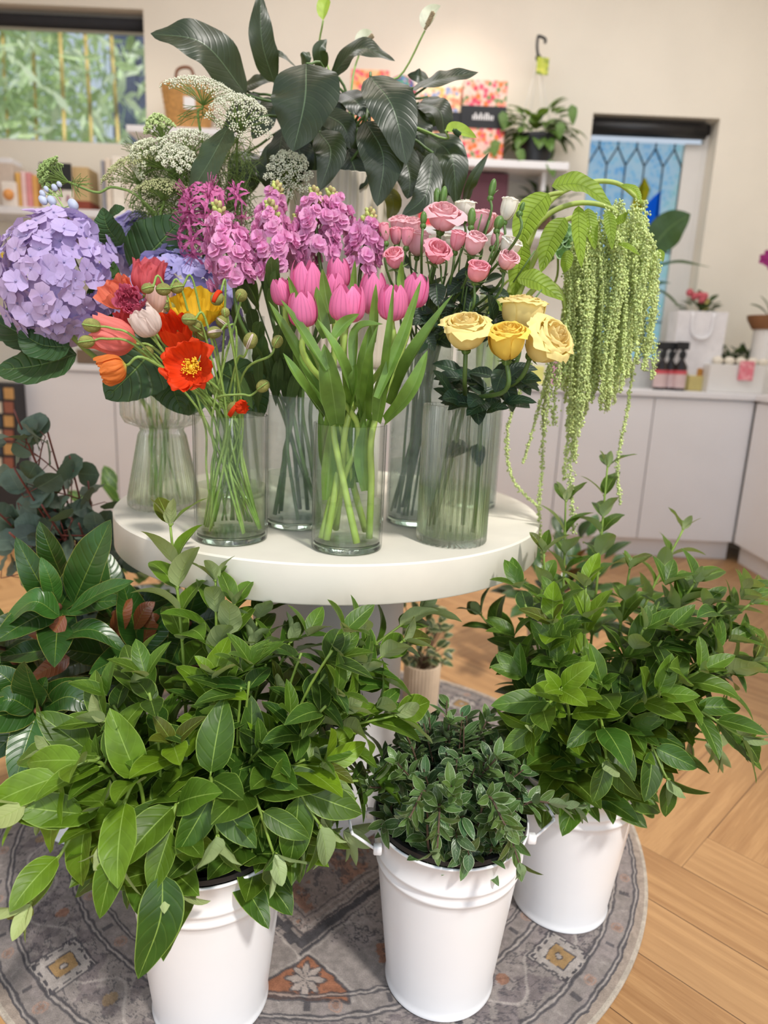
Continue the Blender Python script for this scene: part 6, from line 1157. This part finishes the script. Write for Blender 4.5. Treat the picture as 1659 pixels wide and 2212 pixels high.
# long hanging leaf at front
k = MB(); k.leafc(cat([U(352, 1890, .79), U(345, 1990, .765), U(298, 2115, .75)], 14), .062, (.2, -1, .2), 'vib', .15, .03, 2, (.85, .9, .9), nv=4, seed=4); k.build('leaf', M['vib'], bpy.data.objects['viburnum_branch.016'])
k = MB(); k.leafc(cat([U(255, 1850, .77), U(235, 1900, .76), U(215, 1985, .75)], 14), .042, (.1, -1, .3), 'vib', .25, .03, 2, (1.9, 1.6, .8), nv=4, seed=5); k.build('leaf', M['vib'], bpy.data.objects['viburnum_branch.014'])
G = 'viburnum branches in the right bucket'
VR = [(1312, 1010, 1.42, .1, 0, 'tallest viburnum branch at right, pale leaf rising above table height'), (1222, 1085, 1.36, .2, .3, 'viburnum branch just right of tabletop beneath the tassels'), (1475, 1145, 1.40, .4, .8, 'viburnum branch with tip standing clear before white cabinets'), (1175, 1195, 1.22, .4, .1, 'viburnum branch touching right side of the table rim'),
      (1265, 1270, 1.16, .9, .8, 'lime viburnum branch with russet tip left of centre in right bucket'), (1195, 1350, 1.08, .9, 1, 'viburnum branch with tiered bronze tip at front of right bucket'), (1360, 1230, 1.26, .4, .8, 'viburnum branch with small bronze tip at rear centre of right bucket'), (1500, 1260, 1.20, .2, .5, 'viburnum branch leaning right with large pale backed leaf'),
      (1620, 1305, 1.16, .4, .7, 'viburnum branch at right edge with small twin tip'), (1625, 1430, 1.10, .3, 1, 'viburnum branch at right edge with russet leaves'), (1210, 1490, .98, .8, .1, 'viburnum branch leaning forward with broad shining leaves'), (1420, 1500, 1.02, .4, 0, 'viburnum branch reaching right with bright blade and rolled leaf'),
      (1510, 1450, 1.04, .3, .1, 'viburnum branch low right with stacked pale leaves'), (1600, 1590, 1.04, .1, 0, 'viburnum branch farthest right just above the oak floor'), (1440, 1680, 1.02, 0, 0, 'lowest viburnum branch at right with curled pale leaf over handle'), (1310, 1640, .98, 0, 0, 'dark viburnum branch drooping onto white rim at right'),
      (1040, 1330, 1.32, 0, 0, 'dull green viburnum sprig left of right bucket before the wood floor'), (1130, 1430, 1.14, .4, 0, 'viburnum branch at left of right bucket above pittosporum'), (1390, 1360, 1.10, .2, 0, 'dark viburnum branch in the heart of right bucket'), (1300, 1480, 1.06, .2, 0, 'viburnum branch facing front in middle of right bucket'), (1540, 1370, 1.14, .1, 0, 'viburnum branch with drooping dark leaf at right centre'), (1150, 1570, .98, .3, 0, 'viburnum branch hanging left over the pittosporum')]
for i, (x, y, Y, yg, br, lb) in enumerate(VR):
    vib('viburnum_branch', lb, 'branch', G, BR, U(x, y, Y), 500+i, L=.106 if y > 1250 else .092, ang=(1.0, .55) if y > 1450 else (.80, .42), spacing=.05, young=yg, bronze=br, droop=(.9, .5) if y > 1450 else (1.3, .9), hint=(0, -.6, 1.0) if y > 1450 else None, f0=.38 if y > 1200 else .45, arch=.04 if y < 1550 else .09, sp=.8)
# filler stems inside both bunches
for key, B, px, Y0, sd in (('left', BL_, (200, 860, 1340, 1840), (.88, 1.06), 600), ('right', BR, (1100, 1640, 1230, 1620), (1.05, 1.28), 700)):
    mb = MB(); ms = MB(); rng = np.random.RandomState(sd)
    for i in range(52):
        x, y = rng.uniform(px[0], px[1]), rng.uniform(px[2], px[3]); Y = rng.uniform(*Y0); tip = U(x, y, Y); P = bpath(B, tip, rng, arch=.03); Q = cat(P, 40); ms.tube(Q[:37:4], .0035, .002, 6, seg=20)
        for j in range(4): mb.leaf(Q[38], nz(Q[-1]-Q[-4]+.7*perp(Q[-1]-Q[-4], rng.normal(size=3))*np.linalg.norm(Q[-1]-Q[-4])), Q[-1]-Q[-4], .06, .028, .5, 7, prof='vib', fold=.25, tint=tintv(rng, .2), nv=2, seed=j)
        for j in range(12):
            q = Q[int(16+23*(j//2)/6)]; t = nz(Q[-1]-Q[-8]); u = perp(t, rng.normal(size=3)); d = nz(t*.5+u+A(0, .25, -.1)); mb.leaf(q, d, t+A(0, 0, .4), .08*rng.uniform(.8, 1.1), .034, rng.uniform(.3, 1.0), 7, prof='vib', fold=.25, tint=tintv(rng)*.9, nv=2, seed=i*20+j)
    o = thing('viburnum_bunch', 'mass of shaded inner viburnum leaves packing the %s bucket' % ('front left' if key == 'left' else 'right'), 'foliage', A(B[0], B[1], B[2]-.1)); o['kind'] = 'stuff'
    mb.build('foliage', M['vib'], o); ms.build('stems', M['vstem'], o)
# pittosporum in the front centre bucket
G = 'pittosporum sprigs in the front centre bucket'
PT_ = [(1240, 1745, .98, 'pittosporum sprig sticking out right across the next bucket'), (885, 1765, .86, 'pittosporum sprig ending in a bright flat rosette at front left'), (860, 1650, .94, 'pittosporum sprig with pale grey undersides at left'), (970, 1565, 1.02, 'tallest pittosporum sprig at the back'), (1090, 1780, .86, 'pittosporum sprig leaning over the front rim at right'),
       (1070, 1640, .94, 'pittosporum sprig with upright shiny tip at right of middle'), (800, 1700, .95, 'pittosporum sprig drooping by the left handle'), (975, 1700, .88, 'pittosporum sprig with shining tip in the middle'), (1120, 1860, .84, 'lowest pittosporum sprig hanging over the right front rim'), (945, 1830, .84, 'pittosporum sprig lying on the black liner at front'), (1050, 1560, 1.04, 'pittosporum sprig at back right under the viburnum'), (870, 1570, 1.02, 'pittosporum sprig at the back left beside pedestal')]
for i, (x, y, Y, lb) in enumerate(PT_):
    vib('pittosporum_sprig', lb, 'branch', G, BC, U(x, y, Y), 800+i, L=.040, wr=.48, m='pitt', stem='wood', sr=.0024, young=.35, bronze=0, f0=.42, spacing=.013, arch=.02 if y < 1750 else .06, tl=5, tipscale=.8, single=True, droop=(.5, .3), sp=.8, prof='ellip')
mb = MB(); ms = MB(); rng = np.random.RandomState(900)
for i in range(95):
    an = rng.uniform(0, 2*PI); rr_ = math.sqrt(rng.rand())*.150; tip = A(BC[0]+rr_*math.cos(an), BC[1]+rr_*math.sin(an), BC[2]+.175-(rr_/.15)**2*.13+rng.uniform(-.05, .03)); P = bpath(BC, tip, rng, arch=.01, sp=.75); Q = cat(P, 40); ms.tube(P, .0022, .0012, 5, seg=16, cap=False)
    for j in range(26):
        q = Q[int(17+22*(j/26))]; t = nz(Q[-1]-Q[-8]); u = perp(t, rng.normal(size=3)); d = nz(t*.7+u); mb.leaf(q, d, t+A(0, 0, .3), .034*rng.uniform(.7, 1.2), .017*rng.uniform(.8, 1.15), rng.uniform(.1, .6), 6, prof='ellip', fold=.2, tint=tintv(rng, rng.rand()*.25 if j > 18 else 0), nv=2, seed=i*30+j)
o = thing('pittosporum_bunch', 'dense small leaved pittosporum filling the front centre bucket', 'foliage', A(BC[0], BC[1], BC[2]-.1)); o['kind'] = 'stuff'; mb.build('foliage', M['pitt'], o); ms.build('stems', M['wood'], o)
# magnolia at the left
G = 'magnolia branches at the left'
def magn(label, tip, seed, big, B=BM, n=3, L=.130, fl=None, arch=.03):
    rng = np.random.RandomState(seed); P = bpath(B, tip, rng, arch=arch); e = thing('magnolia_branch', label, 'branch', P[0], G); k = MB(); k.tube(P, .006, .0035, 8, seg=30); Q = cat(P, 40); t = nz(Q[-1]-Q[-6]); u = perp(t, (0, -1, 0)); v = np.cross(t, u)
    k.ball(Q[-1]+t*.008, .008, 8, 6, sc=(.8, 1, 1.6), axis=t, tint=(1.6, 1.0, .8)); k.build('stem', M['wood'], e)
    for j in range(n*3+5):
        f = min(1, j/5 if j < 5 else 1); up = j < 5; i = 39 if up else int(39-5-(j-5)*3.2); i = max(22, i); p = Q[i]; az = j*2.4+seed; rd = u*math.cos(az)+v*math.sin(az); an = .75+.25*(j % 2) if up else 1.35+rng.normal()*.2
        d = t*math.cos(an)+rd*math.sin(an); kk = MB(); l = L*rng.uniform(.85, 1.12); kk.leaf(p, d, t-rd*.1+A(0, 0, .3), l, l*.47, rng.uniform(.1, .6), 12, prof='vib', fold=.22, wave=.02, tint=A(1, 1, 1)*rng.uniform(.75, 1.1)*(1.25 if up and j < 3 else 1), nv=4, seed=seed*9+j, twist=rng.normal()*.2); kk.build('leaf', M['magn'], e)
    return e
mg = [magn('glossy magnolia branch with big upright leaves in front of the eucalyptus', U(128, 1315, 1.16), 31, 1), magn('magnolia branch lower left ending in a star of broad leaves', U(85, 1530, 1.06), 32, 1), magn('dark magnolia branch tucked behind left viburnum below the tabletop', U(245, 1330, 1.22), 33, 1), magn('magnolia branch at left edge half out of view', U(-40, 1390, 1.12), 34, 1), magn('shaded magnolia branch showing rusty leaf backs under the table', U(300, 1400, 1.18), 35, 1), magn('shaded magnolia branch low behind the left bucket', U(40, 1430, 1.2), 36, 1), magn('shaded magnolia branch reaching right beneath the tabletop edge', U(400, 1350, 1.22), 37, 1), magn('deeply shaded magnolia branch between bunches and pedestal', U(440, 1440, 1.2), 38, 1)]
for i, (b, m_, t, w, Y, nh, ow_, tn) in enumerate((((158, 1305), (195, 1220), (240, 1122), 112, 1.13, (-.3, -1, .25), 0, 1.05), ((118, 1310), (75, 1240), (34, 1160), 68, 1.12, (.4, -1, .2), 0, .95), ((120, 1300), (108, 1250), (88, 1203), 46, 1.10, (.5, -1, .1), 0, 1.7), ((128, 1330), (70, 1300), (0, 1360), 78, 1.08, (0, -.5, 1), 0, 1.5), ((150, 1320), (220, 1280), (290, 1255), 62, 1.08, (0, -.6, 1), 0, 1.35), ((122, 1380), (200, 1360), (278, 1410), 56, 1.09, (0, -.6, 1), 0, 1.1), ((140, 1260), (110, 1190), (85, 1126), 64, 1.17, (0, -1, .2), 0, .8), ((120, 1400), (60, 1410), (-10, 1420), 70, 1.10, (0, -.6, 1), 0, .9),
    ((85, 1560), (80, 1620), (80, 1688), 92, 1.02, (0, -1, .4), 1, .9), ((95, 1530), (150, 1505), (212, 1540), 78, 1.02, (.1, -.7, .8), 1, .9), ((70, 1535), (20, 1510), (-30, 1540), 70, 1.02, (-.1, -.7, .8), 1, 1.0), ((85, 1515), (90, 1490), (100, 1462), 56, 1.03, (0, -.8, .6), 1, 1.0), ((60, 1520), (20, 1470), (-20, 1440), 64, 1.04, (0, -.7, .8), 1, .9))):
    k = MB(); P = cat([U(*b, Y+.02), U(*m_, Y), U(*t, Y)], 18); k.leafc(P, w*Y/FPX, nh, 'vib', .22, .03, 2, A(1, 1, .95)*tn, nv=5, seed=i+70); k.build('leaf', M['magn'], mg[ow_])
for i, (b, m_, t, w, Y) in enumerate((((240, 1380), (262, 1330), (285, 1292), 46, 1.16), ((290, 1360), (310, 1320), (335, 1300), 40, 1.17), ((140, 1330), (110, 1370), (60, 1372), 40, 1.11), ((150, 1420), (110, 1440), (60, 1470), 50, 1.12), ((310, 1390), (325, 1340), (345, 1330), 44, 1.18), ((80, 1560), (50, 1580), (10, 1575), 36, 1.05))):
    k = MB(); k.leafc(cat([U(*b, Y), U(*m_, Y-.01), U(*t, Y)], 14), w*Y/FPX, (0, 1, -.4), 'vib', .2, .02, 2, nv=4, seed=i+90); k.build('leaf', M['magn'], mg[i % 3])['label'] = 'leaf showing its rusty brown back'
# eucalyptus behind
G = 'silver dollar eucalyptus behind the magnolia'
def euca(label, tip, seed, nside=6):
    rng = np.random.RandomState(seed); P = bpath(BE, tip, rng, arch=.02, sp=.5); Q = cat(P, 60); e = thing('eucalyptus_branch', label, 'branch', P[0], G); k = MB(); k.tube(P, .004, .002, 7, seg=40); mb = MB()
    def lf(p, d, l): k.tube([p, p+d*l*.35], .0009, n=4, seg=2); mb.leaf(p+d*l*.33, d, nz(rng.normal(size=3)*.6+A(0, -1, .5)), l, l*rng.uniform(.85, 1.05), rng.uniform(.1, .6), 8, prof='round', fold=rng.uniform(.0, .3), nv=3, tint=A(1, 1, 1)*rng.uniform(.65, 1.2), seed=seed+len(mb.v), wave=.03)
    for j in range(nside):
        i = int(24+34*j/nside); p = Q[i]; d = nz(A(rng.normal(), rng.uniform(-1, .5), rng.uniform(-.1, 1))); tw = [p, p+d*.06, p+d*.12+A(0, 0, rng.uniform(-.03, .03))]; k.tube(tw, .0018, .001, 5, seg=8); R_ = cat(tw, 12)
        for q in range(5): lf(R_[3+2*q if q < 4 else 11], nz(d*.4+rng.normal(size=3)), rng.uniform(.045, .065))
    for j in range(8): lf(Q[int(30+29*j/8)], nz(rng.normal(size=3)+A(0, -.3, .2)), rng.uniform(.05, .070))
    k.build('stem', M['rstem'], e); mb.build('foliage', M['euc'], e)
for i, (x, y, Y, lb) in enumerate(((30, 885, 1.42, 'eucalyptus branch reaching highest at left edge with paired leaves'), (95, 905, 1.46, 'eucalyptus branch with round leaf standing before white cabinet'), (150, 985, 1.48, 'eucalyptus branch right of the highest ones'), (190, 1040, 1.52, 'eucalyptus branch nearest the tabletop edge'), (30, 1010, 1.40, 'eucalyptus branch at left edge with wide grey leaf'), (90, 1090, 1.40, 'eucalyptus branch in middle with red forked stem'), (170, 1130, 1.46, 'low eucalyptus branch beside table edge'), (20, 1150, 1.38, 'lowest eucalyptus branch at left edge'), (-30, 1080, 1.45, 'eucalyptus branch cut by the left edge'))): euca(lb, U(x, y, Y), 40+i)
# greenery further back
potplant('pot_plant', 'dark glossy shrub behind the eucalyptus left of table', (-.80, 2.25, 0), .12, .25, .42, 120, .10, bmat('grey_pot', (190, 190, 186)), M['vib'], 14, .6)
M['vari'] = leafmat('variegated_leaf', (56, 76, 48), (90, 104, 74), (120, 130, 90), (206, 204, 150), rough=.4, sidev=.1, edgew=.72, bump=.2)
q = UZ(908, 1552, ZF); FP = plain('beige_fluted_pot', (206, 184, 160), .6, .06, 14)
e = thing('pot_plant', 'variegated leafy plant in beige fluted pot right of the pedestal', 'plant', (q[0], q[1]+.05, ZF)); zt_ = U(908, 1440, q[1]+.02)[2]; c = A(q[0], q[1]+.05, 0)
k = MB(); k.lathe(c, [(0, ZF+.001), (.05, ZF+.001), (.053, ZF+.01), (.057, zt_-.003), (.055, zt_), (.050, zt_), (.05, zt_-.03), (0, zt_-.03)], 160, 32, .0012); k.build('pot', FP, e); k = MB(); rng = np.random.RandomState(4); ks = MB()
for i in range(70):
    x, y = rng.uniform(868, 962), rng.uniform(1300, 1440); p = U(x, y, c[1]+rng.uniform(-.06, .06)); d = nz(A((x-908)/60, rng.uniform(-.6, .3), rng.uniform(-.3, .8))); k.leaf(p, d, (0, -.5, 1), rng.uniform(.03, .045), .026, .6, 6, prof='vib', wave=.05, nv=3, tint=A(1, 1, 1)*rng.uniform(.6, 1.3), seed=i)
    if i % 4 == 0: ks.tube([A(c[0], c[1], zt_-.03), (A(c[0], c[1], zt_)+p)/2, p], .0016, n=5, seg=6)
k.build('foliage', M['vari'], e); ks.build('stems', M['wood'], e)
potplant('pot_plant', 'dark leaved floor plant behind right end of the table', (.62, 2.25, 0), .11, .26, .30, 80, .10, bmat('grey_pot', (190, 190, 186)), M['magn'], 15, .6)
